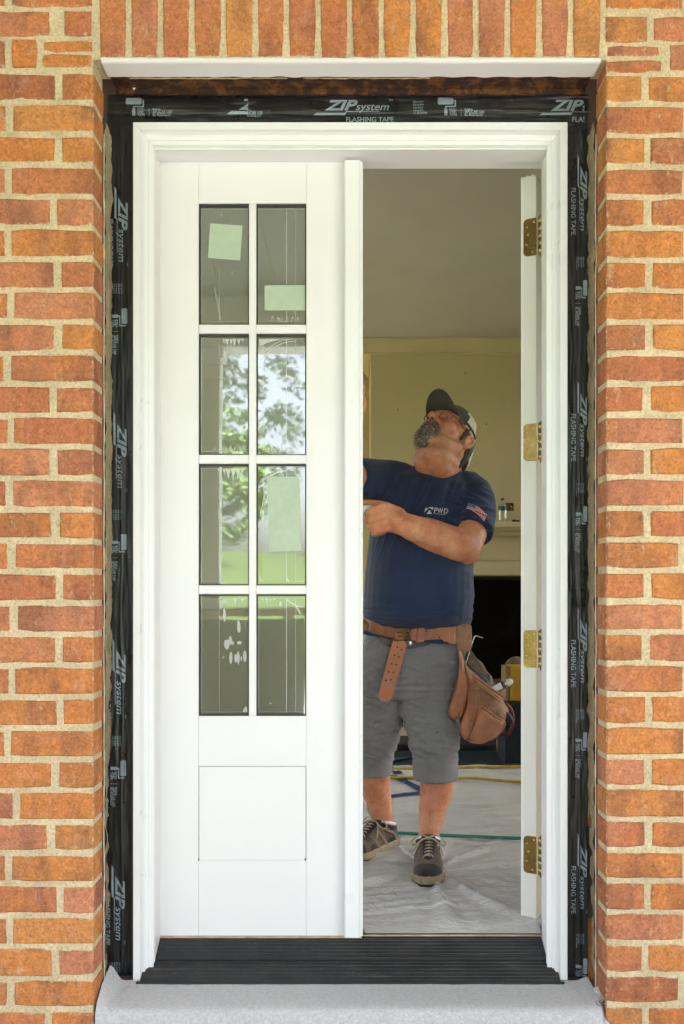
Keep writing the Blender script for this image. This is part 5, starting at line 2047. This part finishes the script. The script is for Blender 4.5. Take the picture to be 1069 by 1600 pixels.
for a, b in zip(edge[:-1], edge[1:]):
    bf_.append((a, b, b + M_, a + M_))
mesh('bill', bv_, bf_, MAT['cap_dark'], cap, True)
Geo().ell(H(0, -.008, .139), (.007, .007, .004), HROT, 10, 6).obj('cap_button', MAT['cap_dark'], cap, True)
bandp = []
for k in range(25):
    ph = lerp(rad(-10), rad(190), k / 24)
    bandp.append(H(.0850 * math.cos(ph), -.008 + .106 * math.sin(ph), .043 - .008 * max(0, -math.sin(ph))))
Geo().tube(bandp, .0048, 8).obj('sweatband', MAT['cap_dark'], cap, True)

# shirt
S = Geo()


def ring(px, py, hw, yc, dep, n=32, tilt=0.0, pw=2.3):
    c_ = P(px, py, yc)
    s = FPX / (yc + CAMD)
    r = []
    for k in range(n):
        t = 2 * math.pi * k / n
        cs, sn = math.cos(t), math.sin(t)
        x = math.copysign(abs(cs) ** (2 / pw), cs) * hw / s
        y = math.copysign(abs(sn) ** (2 / pw), sn) * dep
        r.append(c_ + V((x, y, tilt * x)))
    return r


S.loft([ring(652, 986, 79, .69, .150), ring(652, 976, 83, .675, .178), ring(653, 958, 84.5, .655, .208), ring(654, 930, 85, .650, .222), ring(655, 895, 84, .653, .216),
        ring(657, 860, 82, .664, .194), ring(660, 825, 82, .682, .165), ring(664, 795, 84, .697, .150), ring(668, 770, 82, .708, .135, tilt=-.04), ring(672, 752, 66, .715, .115, tilt=-.10), ring(684, 740, 44, .72, .092, tilt=-.14), ring(685, 735, 39, .72, .086, tilt=-.14)])
# right sleeve of the picture
S.limb([P(690, 775, .72), P(729, 772, .705), P(738, 797, .655), P(734, 832, .585)], [.085, .082, .082, .078], 24, round_ends=(True, False))
S.limb([P(660, 775, .715), P(700, 766, .715), P(733, 772, .705)], [.08, .078, .07], 20)
# raised sleeve
S.limb([P(665, 780, .715), P(622, 757, .72), P(590, 752, .70), P(553, 746, .585)], [.085, .080, .076, .068], 22, round_ends=(True, False))
S.limb([P(610, 800, .70), P(598, 765, .705), P(580, 757, .67)], [.09, .085, .07], 18)


def shirt_post(p, n):
    d = 0.0
    # pulled folds on the chest running down from the raised shoulder
    pxs = VX + p.x * FPX / (p.y + CAMD)
    pys = VY - (p.z - CAMZ) * FPX / (p.y + CAMD)
    top = sm(905, 790, pys)
    u = pxs + (pys - 740) * .42
    w = noise.noise(V((u * .085, pys * .008, 2)))
    w2 = noise.noise(V((u * .19, pys * .012, 7)))
    fc = sm(.15, .65, -n.y) * sm(742, 760, pys)
    d += fc * top * sm(745, 690, pxs) * (.0085 * (1 - abs(w) * 3.2 if abs(w) < .31 else 0) + .0038 * w2)
    # sleeve folds
    sl = sm(690, 720, pxs) * sm(860, 830, pys) * sm(735, 760, pys)
    w3 = noise.noise(V(((pxs * .35 - pys) * .085, pxs * .012, 5)))
    d += fc * sl * .0075 * (1 - abs(w3) * 3 if abs(w3) < .33 else 0)
    # belly: faint creases near the belt and under the arm
    low = sm(900, 975, pys)
    w4 = noise.noise(V((pxs * .012, (pys + pxs * .22) * .085, 9)))
    d += low * .0035 * (1 - abs(w4) * 4 if abs(w4) < .25 else 0)
    side = sm(690, 735, pxs) * sm(840, 880, pys)
    d += side * .0035 * noise.noise(V((pxs * .03, (pys - pxs * .5) * .07, 4)))
    d += .0012 * noise.noise(p * 26)
    lift = .034 * max(0, (640 - pxs) / 72) ** 1.6 + .010 * max(0, (pxs - 660) / 72) ** 2
    return p + n * d + V((0, 0, lift * sm(925, 978, pys)))


shirt = fuse(S, .0046, 5, 'shirt', MAT['shirt'], man, shirt_post)
sh_bvh = BVHTree.FromPolygons([v.co for v in shirt.data.vertices], [p.vertices for p in shirt.data.polygons])
EYE = V((0, -CAMD, CAMZ))


def on(bvh, px, py, lift=.0012, dflt=.5):
    d = (P(px, py, .5) - EYE).normalized()
    h = bvh.ray_cast(EYE, d)
    if h[0] is None:
        return P(px, py, dflt)
    return h[0] - d * lift


# neckband, sleeve hem, side seam
pts = []
for k in range(28):
    t = 2 * math.pi * k / 28
    pts.append(P(686 + 38.5 * math.cos(t), 738.5 + 5.5 * max(0, math.sin(t)) ** 1.5 + 1.5 * math.cos(t), .722 - .091 * math.sin(t)))
Geo().tube(pts, .0088, 8, closed=True).obj('neckband', MAT['shirt'], shirt, True)
seam = [on(sh_bvh, *q, lift=.0002) for q in ((700, 809), (707, 806.5), (716, 807), (726, 812), (736, 821), (745, 833), (752, 846))]
Geo().limb(seam, [.0022] * len(seam), 6, sub=3).obj('sleeve_hem', MAT['shirt'], shirt, True)
seam = [on(sh_bvh, *q, lift=.0002) for q in ((727, 882), (727, 900), (725.5, 925), (723, 945), (722.5, 958), (725, 968))]
Geo().limb(seam, [.0009] * len(seam), 5, sub=3).obj('side_seam', M('seam_thread', (.14, .17, .23), .8), shirt, True)

# flag on the sleeve
MAT['flag_red'] = M('flag_red', (.50, .030, .040), .7, var=.08, vs_=200)
MAT['flag_white'] = M('flag_white', (.72, .70, .70), .7, var=.05, vs_=200)
MAT['flag_blue'] = M('flag_blue', (.030, .075, .30), .7, var=.1, vs_=200)


def fcurve(a, b, c, t):
    return ((1 - t) ** 2 * a[0] + 2 * t * (1 - t) * b[0] + t * t * c[0], (1 - t) ** 2 * a[1] + 2 * t * (1 - t) * b[1] + t * t * c[1])


def fpt(u, v):
    t = fcurve((731.4, 786.2), (745.5, 786.0), (761.4, 804.4), u)
    b = fcurve((728.8, 794.9), (741.0, 796.0), (756.4, 815.2), u)
    return lerp(t[0], b[0], v), lerp(t[1], b[1], v)


flag = None
for mk, nm in (('flag_white', 'flag_white_stripes'), ('flag_red', 'flag_red_stripes'), ('flag_blue', 'flag_canton')):
    g = Geo()
    lift = {'flag_white': .0014, 'flag_red': .0028, 'flag_blue': .0034}[mk]
    bands = [(k / 13, (k + 1) / 13, 0, 1) for k in range(0, 13, 2)] if mk == 'flag_red' else ([(0, 1, 0, 1)] if mk == 'flag_white' else [(0, 7 / 13, 0, .44)])
    for v0, v1, u0, u1 in bands:
        nu, nv = 14, 1 if mk == 'flag_red' else 6
        vs_ = [on(sh_bvh, *fpt(lerp(u0, u1, i / nu), lerp(v0, v1, j / nv)), lift=lift) for j in range(nv + 1) for i in range(nu + 1)]
        g.add(vs_, [(j * (nu + 1) + i, j * (nu + 1) + i + 1, (j + 1) * (nu + 1) + i + 1, (j + 1) * (nu + 1) + i) for j in range(nv) for i in range(nu)])
    g.obj(nm, MAT[mk], shirt)
g = Geo()
for r_ in range(4):
    for c_ in range(5):
        u, v = .04 + c_ * .085, .06 + r_ * .125
        x, y = fpt(u, v)
        g.add([on(sh_bvh, x + dx, y + dy, lift=.0042) for dx, dy in ((-.35, 0), (0, -.35), (.35, 0), (0, .35))], [(0, 1, 2, 3)])
g.obj('flag_stars', MAT['flag_white'], shirt)

# chest print
g = Geo()
for body_, x0, y0, w_, sz in (('P', 678.2, 801.3, 6.0, 11.6), ('W', 683.8, 801.6, 9.0, 11.6), ('D', 693.3, 802.6, 7.0, 11.8)):
    vs_, fs = text_mesh(body_, sz, .12, .12)
    w = max(v.x for v in vs_)
    g.add([on(sh_bvh, x0 + v.x * w_ / w, y0 - v.y, lift=.0016) for v in vs_], fs)
sf = Geo()
for poly in (((665, 793.5), (669.7, 794.5), (666, 797.5), (663, 801)), ((668, 792.8), (677, 792.2), (676.8, 797), (674.5, 795.5), (672, 793.6)), ((671.5, 796.8), (675, 803), (666.5, 803))):
    vs_ = [on(sh_bvh, x, y, lift=.0016) for x, y in poly]
    g.add(vs_, [tuple(range(len(vs_)))])
for k in range(9):
    x = 677.5 + k * 2.3
    g.add([on(sh_bvh, x + dx, 801.9 + k * .28 + dy, lift=.0016) for dx, dy in ((0, 0), (1.7, .1), (1.7, .7), (0, .6))], [(0, 1, 2, 3)])
g.obj('chest_logo', M('chest_print', (.60, .62, .66), .7, var=.1, vs_=200), shirt)

# shorts
T_ = Geo()
T_.loft([ring(652, 984, 76, .69, .150), ring(650, 1002, 80, .69, .158), ring(648, 1030, 84, .695, .158), ring(645, 1060, 84, .70, .150), ring(640, 1085, 76, .70, .125)])
T_.limb([P(672, 1040, .69), P(670, 1090, .67), P(676, 1140, .635), P(680, 1180, .63), P(681, 1216, .635)], [.112, .108, .086, .077, .078], 26, round_ends=(True, False))
T_.limb([P(606, 1040, .71), P(594, 1090, .74), P(586, 1140, .76), P(581, 1180, .79), P(579, 1206, .80)], [.112, .105, .086, .078, .077], 26, round_ends=(True, False))


def shorts_post(p, n):
    pxs = VX + p.x * FPX / (p.y + CAMD)
    pys = VY - (p.z - CAMZ) * FPX / (p.y + CAMD)
    d = 0
    w = noise.noise(V((pxs * .018, (pys - (pxs - 625) * .28) * .075, 3)))
    d += .0075 * (1 - abs(w) * 3.4 if abs(w) < .29 else 0) * sm(1000, 1050, pys) * sm(1215, 1150, pys)
    w2 = noise.noise(V((pxs * .05, pys * .02, 6)))
    d += .0022 * w2 * sm(1205, 1170, pys)
    w3 = noise.noise(V((pxs * .03, (pys + pxs * .5) * .12, 16)))
    d += .0036 * (1 - abs(w3) * 4 if abs(w3) < .25 else 0) * sm(1210, 1180, pys)
    d += .0008 * noise.noise(p * 40)
    # hem: uneven, slightly flared
    return p + n * d


shorts = fuse(T_, .0046, 4, 'shorts', MAT['shorts'], man, shorts_post)
so_bvh = BVHTree.FromPolygons([v.co for v in shorts.data.vertices], [p.vertices for p in shorts.data.polygons])
for nm, pts in (('fly_seam', ((628, 1015), (630, 1040), (627, 1070), (622, 1092))), ('pocket_seam', ((703, 1008), (712, 1022), (717, 1042))), ('pocket_flap', ((706, 1076), (698, 1082), (701, 1098), (699, 1110))),
                ('cargo_flap', ((711, 1130), (697, 1134), (695, 1148), (699, 1156), (703, 1152))), ('hem_stitch', ((648, 1190), (660, 1203), (680, 1208), (700, 1203), (713, 1190))), ('hem_stitch', ((568, 1193), (585, 1193), (600, 1183)))):
    g = Geo().limb([on(so_bvh, *q, lift=.0002) for q in pts], [.0013] * len(pts), 5, sub=4)
    g.obj(nm, MAT['shorts'], shorts, True)
def patch(name, quad, lift, m, parent, n=8):
    a, b, c_, e = quad
    vs_ = []
    for j in range(n + 1):
        for i in range(n + 1):
            u, v = i / n, j / n
            x = lerp(lerp(a[0], b[0], u), lerp(e[0], c_[0], u), v)
            y = lerp(lerp(a[1], b[1], u), lerp(e[1], c_[1], u), v)
            edge_ = min(u, 1 - u, v, 1 - v) * n
            vs_.append(on(so_bvh, x, y, lift=lift * min(1, edge_) + .0003))
    return mesh(name, vs_, [(j * (n + 1) + i, j * (n + 1) + i + 1, (j + 1) * (n + 1) + i + 1, (j + 1) * (n + 1) + i) for j in range(n) for i in range(n)], m, parent, False)


patch('cargo_pocket', ((697, 1086), (713, 1082), (711, 1150), (698, 1154)), .0045, MAT['shorts'], shorts)
patch('cargo_pocket_flap', ((695, 1079), (714, 1075), (713, 1092), (696, 1097)), .0085, MAT['shorts'], shorts)
g = Geo().limb([on(so_bvh, *q, lift=.0008) for q in ((680, 1146), (683, 1144.5), (686, 1142))], [.0006, .0014, .0006], 5)
g.obj('small_tear', MAT['black'], shorts)


# shoes
def shoe(heel, dirv, name_side, mirror, toe_dark):
    d = V((dirv[0], dirv[1], 0)).normalized()
    s = V((-d.y, d.x, 0))
    L = .295

    def A(t, u, z):
        return V((heel[0], heel[1], .0045)) + d * (t * L) + s * (u + mirror * .010 * math.sin(t * 3.1)) + V((0, 0, z))
    ts_ = [0, .03, .08, .16, .26, .36, .46, .56, .66, .76, .85, .92, .97, 1.0]
    wd = [.018, .028, .035, .038, .037, .037, .040, .045, .0490, .048, .0415, .0315, .021, .009]
    ht = [.074, .086, .094, .094, .092, .094, .086, .076, .064, .054, .047, .039, .030, .018]
    rings = []
    for t, w, h in zip(ts_, wd, ht):
        r = []
        for k in range(18):
            a = math.pi * k / 17
            cs, sn = math.cos(a), math.sin(a)
            x = math.copysign(abs(cs) ** .62, cs) * w
            z = .022 + (h - .022 + .006) * sn ** (.75 if t > .3 else .6)
            r.append(A(t, x, z))
        rings.append(r)
    g = Geo()
    n = 18
    vs_ = [p for r in rings for p in r]
    fs = [(i * n + k, i * n + k + 1, (i + 1) * n + k + 1, (i + 1) * n + k) for i in range(len(rings) - 1) for k in range(n - 1)]
    g.add(vs_, fs)
    g.f.append(tuple(range(n)))
    sh = mesh('shoe', g.v, g.f, [MAT['shoe'], MAT['shoe_dark']], man, True)
    mod = sh.modifiers.new('sub', 'SUBSURF')
    mod.levels = mod.render_levels = 2
    for p in sh.data.polygons:
        c_ = V(p.center) - V((heel[0], heel[1], 0))
        t = c_.dot(d) / L
        if t > .80 and (c_.z > .034 or toe_dark) or (.10 < t < .30 and c_.z < .06) or (.50 < t < .62 and c_.z < .05) or (t < .3 and c_.z > .082):
            p.material_index = 1
    # sole: flared midsole and dark outsole
    for nm, z0, z1, gr, m in (('midsole', .006, .027, .005, MAT['sole']), ('outsole', -.001, .0065, .0035, MAT['shoe_dark'])):
        out = []
        for t, w in zip(ts_, wd):
            out.append((t, w + gr))
        loop = [(t, w) for t, w in out] + [(t, -w) for t, w in reversed(out)]
        m_ = len(loop)
        lay = []
        for z, e in ((z0, -.001), (lerp(z0, z1, .3), .001), (lerp(z0, z1, .8), .0), (z1, -.004)):
            for t, u in loop:
                tt = -.012 if t == 0 else (1.02 if t == 1 else t)
                wob = .0015 * math.sin(t * 40) if nm == 'midsole' else 0
                rise = .010 * sm(.78, 1.0, t) + .004 * sm(.06, 0, t)
                arch = .004 * math.exp(-((t - .45) / .1) ** 2) if nm == 'outsole' else 0
                lay.append(A(tt, u + math.copysign(e, u) + wob, z + rise + (.006 * sm(.5, .1, t) if z == z1 else 0) + (arch if z == z0 else 0)))
        fs = [(q * m_ + k, q * m_ + (k + 1) % m_, (q + 1) * m_ + (k + 1) % m_, (q + 1) * m_ + k) for q in range(3) for k in range(m_)]
        fs += [tuple(range(m_))[::-1], tuple(range(3 * m_, 4 * m_))]
        mesh(nm, lay, fs, m, sh, True)
    for sg in (-1, 1):
        for pts_, rs_ in (([A(.30, sg * .040, .030), A(.38, sg * .039, .055), A(.44, sg * .031, .082)], [.006, .0065, .006]),
                          ([A(.48, sg * .045, .030), A(.54, sg * .043, .050), A(.58, sg * .030, .070)], [.006, .0065, .005]),
                          ([A(.10, sg * .037, .030), A(.16, sg * .039, .060), A(.30, sg * .037, .078)], [.007, .006, .005])):
            Geo().limb(pts_, rs_, 8, .5, s).obj('side_overlay', MAT['overlay'], sh, True)
    Geo().limb([A(.90, -.026, .030), A(.985, 0, .029), A(.90, .026, .030)], [.007, .0085, .007], 8).obj('toe_bumper', MAT['sole'], sh, True)
    # tongue, collar, laces
    co = []
    for k in range(24):
        a = 2 * math.pi * k / 24
        t = .215 + .165 * math.cos(a)
        co.append(A(t, .036 * math.sin(a), .087 + .016 * math.cos(a) + .004 * abs(math.cos(a))))
    Geo().tube(co, .0065, 8, closed=True).obj('collar', MAT['shoe_dark'], sh, True)
    Geo().limb([A(.34, 0, .108), A(.42, 0, .098), A(.54, 0, .083), A(.64, 0, .070)], [.026, .024, .022, .016], 12, .30, V((0, 0, 1))).obj('tongue', MAT['shoe_dark'], sh, True)
    lc = Geo()
    for q in range(6):
        t = .40 + q * .047
        z = lerp(.1045, .0735, q / 5) + .003
        w = .021 - .0012 * q
        lc.limb([A(t + .012, -w, z - .009), A(t, -.008, z + .002), A(t - .006, .010, z + .002), A(t + .010, w, z - .009)], [.0026] * 4, 6, sub=3)
        lc.limb([A(t - .004, -w, z - .007), A(t + .010, 0, z + .001), A(t + .018, w, z - .010)], [.0023] * 3, 6, sub=3)
    for sg in (-1, 1):
        lc.limb([A(.385, 0, .116), A(.36, sg * .030, .120), A(.37, sg * .055, .100), A(.42, sg * .048, .092), A(.40, sg * .012, .113)], [.0025] * 5, 6, sub=4)
        lc.limb([A(.39, 0, .116), A(.44, sg * .030, .106), A(.54, sg * .048, .068)], [.0024] * 3, 6, sub=4)
    lc.obj('laces', MAT['lace'], sh, True)
    sk = []
    for k in range(20):
        a = 2 * math.pi * k / 20
        sk.append(A(.20 + .14 * math.cos(a), .0385 * math.sin(a), .098 + .012 * math.cos(a)))
    Geo().tube(sk, .0062, 8, closed=True).obj('sock', MAT['sock'], sh, True)
    return sh


tf = P(660, 1390, .40)
shoe((.262, .675), (-.028, -.28), 'l', 1, True)
shoe((.158, .885), (-.60, -.80), 'r', -1, False)

# ------------------------------------------------------------------ tool belt
tb = thing('tool_belt', 'tan leather tool belt with a hanging strap end and worn pouches on his hip', 'tool belt', P(652, 990, .69))


def pillow(poly, yc, df, db, m, name, parent, steps=(1, .95, .86, .70, .45, .18), noise_amp=.002, ydir=0.0):
    """A padded shape: outline at depth yc, bulging df to the front and db to the back."""
    n0_ = len(poly)
    pts = []
    for i in range(n0_):
        a, b = poly[i], poly[(i + 1) % n0_]
        for k in range(4):
            pts.append((lerp(a[0], b[0], k / 4), lerp(a[1], b[1], k / 4)))
    # soften corners
    for _ in range(1):
        pts = [((pts[i - 1][0] + 2 * pts[i][0] + pts[(i + 1) % len(pts)][0]) / 4, (pts[i - 1][1] + 2 * pts[i][1] + pts[(i + 1) % len(pts)][1]) / 4) for i in range(len(pts))]
    cx_, cy_ = sum(p[0] for p in pts) / len(pts), sum(p[1] for p in pts) / len(pts)
    n = len(pts)
    vs_, fs = [], []
    for side, dp in ((-1, df), (1, db)):
        base = len(vs_)
        for s_ in steps:
            for p in pts:
                x, y = lerp(cx_, p[0], s_), lerp(cy_, p[1], s_)
                q = P(x, y, yc + ydir * (x - cx_) + side * dp * math.sqrt(max(0, 1 - s_ ** 4)))
                wv = noise.noise(q * 16)
                q.y += (noise_amp * noise.noise(q * 34) + noise_amp * 2.2 * wv - noise_amp * 2.6 * max(0, .2 - abs(wv)) * 5) * (s_ < 1)
                vs_.append(q)
        vs_.append(P(cx_, cy_, yc + side * dp))
        c_ = len(vs_) - 1
        for q in range(len(steps) - 1):
            for k in range(n):
                fs.append((base + q * n + k, base + q * n + (k + 1) % n, base + (q + 1) * n + (k + 1) % n, base + (q + 1) * n + k))
        lb = base + (len(steps) - 1) * n
        for k in range(n):
            fs.append((lb + k, lb + (k + 1) % n, c_))
    o = mesh(name, vs_, fs, m, parent, True)
    bm = bmesh.new()
    bm.from_mesh(o.data)
    bmesh.ops.remove_doubles(bm, verts=bm.verts, dist=.0003)
    bmesh.ops.recalc_face_normals(bm, faces=bm.faces)
    bm.to_mesh(o.data)
    bm.free()
    return o


def line(pts, y, r, m, name, parent, sub=4):
    return Geo().limb([P(a, b, y if not isinstance(y, (list, tuple)) else y[i]) for i, (a, b) in enumerate(pts)], [r] * len(pts), 6, sub=sub).obj(name, m, parent, True)


# band round the waist
bv_, nb = [], 72
for k in range(nb):
    t = 2 * math.pi * k / nb
    cs, sn = math.cos(t), math.sin(t)
    x = math.copysign(abs(cs) ** .87, cs)
    y = math.copysign(abs(sn) ** .87, sn)
    c_ = P(652, 990, .69)
    zc = c_.z + .004 * cs - .004 * sn + .038 * max(0, -cs) ** 1.6 * (1 if sn < .4 else .5)
    hh = .026 if cs > .05 else .021
    for (th, dz) in ((0, -hh), (.0, hh), (.005, hh - .002), (.005, -hh + .002)):
        bv_.append(V((c_.x + x * (.181 + th), c_.y + y * (.164 + th), zc + dz)))
bf_ = [(k * 4 + q, k * 4 + (q + 1) % 4, ((k + 1) % nb) * 4 + (q + 1) % 4, ((k + 1) % nb) * 4 + q) for k in range(nb) for q in range(4)]
mesh('belt', bv_, bf_, MAT['leather'], tb)
YF = .50


def slab(name, poly, y, th, m, parent, yv=None):
    n = len(poly)
    f = [P(a, b, (yv[i] if yv else y)) for i, (a, b) in enumerate(poly)]
    bk = [p + V((0, th, 0)) for p in f]
    bm = bmesh.new()
    o = mesh(name, f + bk, [tuple(range(n)), tuple(range(n, 2 * n))[::-1]] + [(k, (k + 1) % n, n + (k + 1) % n, n + k) for k in range(n)], m, parent)
    bm.from_mesh(o.data)
    es = [e for e in bm.edges if abs(e.verts[0].co.y - e.verts[1].co.y) < th * .5]
    bmesh.ops.bevel(bm, geom=es, offset=min(.0012, th * .3), segments=2, affect='EDGES')
    bm.to_mesh(o.data)
    bm.free()
    return o


# wide right-hand section, keeper, hip block
slab('belt_section', [(638, 984), (655, 981), (688, 978), (706, 976.5), (713, 978), (713, 1006), (706, 1006), (695, 1003), (690, 998.5), (655, 1001), (640, 1001)], .52, .007, MAT['leather'], tb, [.508, .509, .515, .525, .532, .532, .525, .518, .516, .509, .508])
slab('keeper', [(654, 981), (664, 980.5), (663, 1003), (650.5, 1004), (652, 995)], .500, .008, MAT['leather'], tb)
for px in (667, 687):
    Geo().ell(P(px, 996 if px == 687 else 986, .507), (.003, .002, .003), None, 8, 5).obj('rivet', MAT['black'], tb, True)
for x in (702, 706, 710):
    line([(x, 982), (x + .5, 1003)], .5235 + (x - 702) * .0008, .0008, MAT['thread'], 'stitching', tb)
slab('hip_block', [(714, 976), (732, 974.5), (737, 979), (738, 998), (736, 1018), (716, 1019), (713, 1000)], .545, .016, MAT['leather_dark'], tb, [.536, .553, .565, .566, .560, .540, .534])
# strap end hanging down
slab('strap_end', [(619, 984), (624, 984.5), (636, 1008), (613.5, 1088), (611, 1093), (607, 1096.5), (601, 1097), (595, 1095), (592, 1090), (592, 1084), (612, 1008)], .492, .005, MAT['leather_strap'], tb, [.494, .494, .492, .500, .502, .503, .503, .503, .503, .502, .492])
for k in range(5):
    for a, b in ((622 - 4.5 * k, 1010 + 13 * k), (628.5 - 4.2 * k, 1014 + 11.8 * k)):
        Geo().ell(P(a - 1, b + 1, .4925), (.0030, .0012, .0030), None, 8, 5).obj('strap_hole', MAT['black'], tb)
Geo().ell(P(622, 1001, .491), (.0026, .0012, .0026), None, 8, 5).obj('strap_hole', MAT['black'], tb)
bk_ = Geo()
bk_.tube([P(616, 981, .488), P(642, 983, .492), P(642, 1000, .492), P(616, 1000, .488)], .0028, 7, closed=True)
bk_.tube([P(620, 988, .486), P(640, 989, .488)], .0024, 6)
bk_.tube([P(622, 994, .486), P(641, 995, .488)], .0024, 6)
bk_.obj('buckle', MAT['brass'], tb, True)
# trouser belt below
slab('trouser_belt', [(592, 994), (612, 1001), (640, 1002), (668, 1001), (690, 999), (668, 1008), (640, 1014), (612, 1012), (594, 1003)], .522, .006, M('dark_trouser_belt', (.035, .02, .016), .5), tb)
bl = Geo().ell(P(641, 1004.5, .518), (.010, .006, .011), None, 14, 8)
bl.obj('belt_buckle', MAT['steel'], tb, True)
slab('shirt_tail', [(570, 985), (590, 992), (612, 1000), (612, 1003), (590, 996), (569, 991)], .54, .004, MAT['shirt'], tb)
slab('shirt_tail', [(655, 1001), (690, 999), (705, 1006), (690, 1006), (660, 1004.5)], .519, .004, MAT['shirt'], tb)
# left side pouch behind the door edge
pillow([(550, 965), (572, 968), (577, 976), (575, 988), (560, 996), (548, 990)], .575, .03, .03, MAT['leather_dark'], 'side_loop', tb)

# pouches
pillow([(716, 1012), (722, 1018), (726, 1038), (733, 1062), (734, 1078), (730, 1100), (724, 1118), (710, 1126), (702, 1121), (699, 1112), (706, 1090), (714, 1062), (718, 1036)], .555, .040, .03, MAT['leather'], 'pouch', tb)
p2 = pillow([(722, 1030), (733, 1044), (750, 1058), (772, 1074), (786, 1084), (788, 1098), (795, 1108), (796, 1122), (786, 1142), (772, 1156), (750, 1163), (734, 1161), (722, 1150), (717, 1140), (722, 1120), (730, 1096), (728, 1064)], .575, .045, .05, MAT['leather_dark'], 'pouch', tb, ydir=.0006)
pillow([(731, 1070), (739, 1082), (744, 1104), (740, 1130), (736, 1150), (728, 1158), (720, 1150), (717, 1140), (724, 1118), (731, 1094)], .545, .026, .02, MAT['leather'], 'pouch_gusset', p2)
fp2 = pillow([(746, 1102), (760, 1110), (776, 1122), (788, 1129), (780, 1146), (768, 1157), (752, 1163), (736, 1160), (732, 1152), (740, 1130)], .535, .030, .02, MAT['leather'], 'front_pocket', p2)
line([(746, 1101.5), (760, 1109), (776, 1121), (789, 1128.5)], [.530, .520, .526, .545], .0034, MAT['leather_strap'], 'pocket_rim', p2)
line([(746.5, 1105), (760, 1112.5), (776, 1124.5), (787, 1131)], [.522, .508, .512, .530], .0010, MAT['thread'], 'pocket_stitching', p2)
line([(728, 1048), (748, 1062), (770, 1078), (786, 1088)], [.545, .530, .535, .552], .0042, MAT['leather_strap'], 'pouch_rim', p2)
for off in (4, 8):
    line([(729, 1048 + off), (748, 1062 + off), (770, 1078 + off), (784, 1087 + off)], [.541, .526, .530, .546], .0016, MAT['thread'], 'stitching', p2)
line([(716, 1020), (724, 1050), (728, 1085), (719, 1120)], [.540, .525, .520, .530], .0032, MAT['leather_strap'], 'pouch_edge', tb)
line([(742, 1085), (743, 1105), (738, 1132), (732, 1150)], [.523, .517, .517, .527], .0026, MAT['leather_strap'], 'gusset_fold', p2)
# suede flap with ragged edge behind
pillow([(728, 1018), (737, 1016), (744, 1028), (754, 1036), (760, 1048), (768, 1056), (772, 1066), (776, 1074), (764, 1072), (750, 1060), (736, 1048), (727, 1036)], .60, .012, .012, MAT['suede'], 'suede_flap', tb, noise_amp=.006)
pillow([(747, 1052), (757, 1056), (764, 1064), (760, 1072), (748, 1066)], .575, .012, .010, M('blue_grey_grip', (.07, .085, .10), .6), 'tool_grip', tb)
pillow([(782, 1112), (790, 1108), (800, 1118), (804, 1128), (797, 1135), (786, 1128)], .585, .014, .012, MAT['black'], 'clip', tb)

tag(Geo().limb([P(728, 1038, .575), P(735, 1014, .572), P(741, 996, .57), P(742.5, 994, .57), P(745, 993.6, .57), P(754, 996.5, .57)], [.0021] * 6, 7, sub=3).obj('hex_key', MAT['steel'], None, True), 'bent steel hex key standing up out of the inner pouch', 'hex key')
mk = thing('marker', 'thick dark marker with a white label poking out of the large pouch', 'marker', P(770, 1078, .565))
a_, b_ = P(757, 1085, .575), P(798, 1064.5, .55)
d_ = (b_ - a_)
Geo().tube([a_, a_ + d_ * .72], .0125, 14).obj('barrel', M('dark_marker_barrel', (.022, .018, .045), .4), mk, True)
Geo().tube([a_ + d_ * .73, a_ + d_ * .80, a_ + d_ * .81, a_ + d_ * .88], [.0118, .0112, .0125, .0125], 14).obj('collar', MAT['steel'], mk, True)
Geo().limb([a_ + d_ * .885, a_ + d_ * .97], [.0125, .0105], 14).obj('end_cap', MAT['sock'], mk, True)
g = Geo()
tu = d_.normalized()
up_ = (V((0, -1, .35)) - tu * V((0, -1, .35)).dot(tu)).normalized()
sd_ = tu.cross(up_)
for k in range(7):
    an = rad(-58 + k * 19)
    for t in (.22, .69):
        g.v.append(a_ + d_ * t + (up_ * math.cos(an) + sd_ * math.sin(an)) * .0131)
for k in range(6):
    g.f.append((2 * k, 2 * k + 1, 2 * k + 3, 2 * k + 2))
    g.mi.append(0)
g.obj('paper_label', MAT['sock'], mk)
shm = slab('shim', [(556, 790.5), (581, 789.5), (577, 796.5), (568.5, 801), (556, 801)], .408, .012, MAT['sock'], None)
tag(shm, 'small white shim pinched in the fist at the door edge', 'shim')
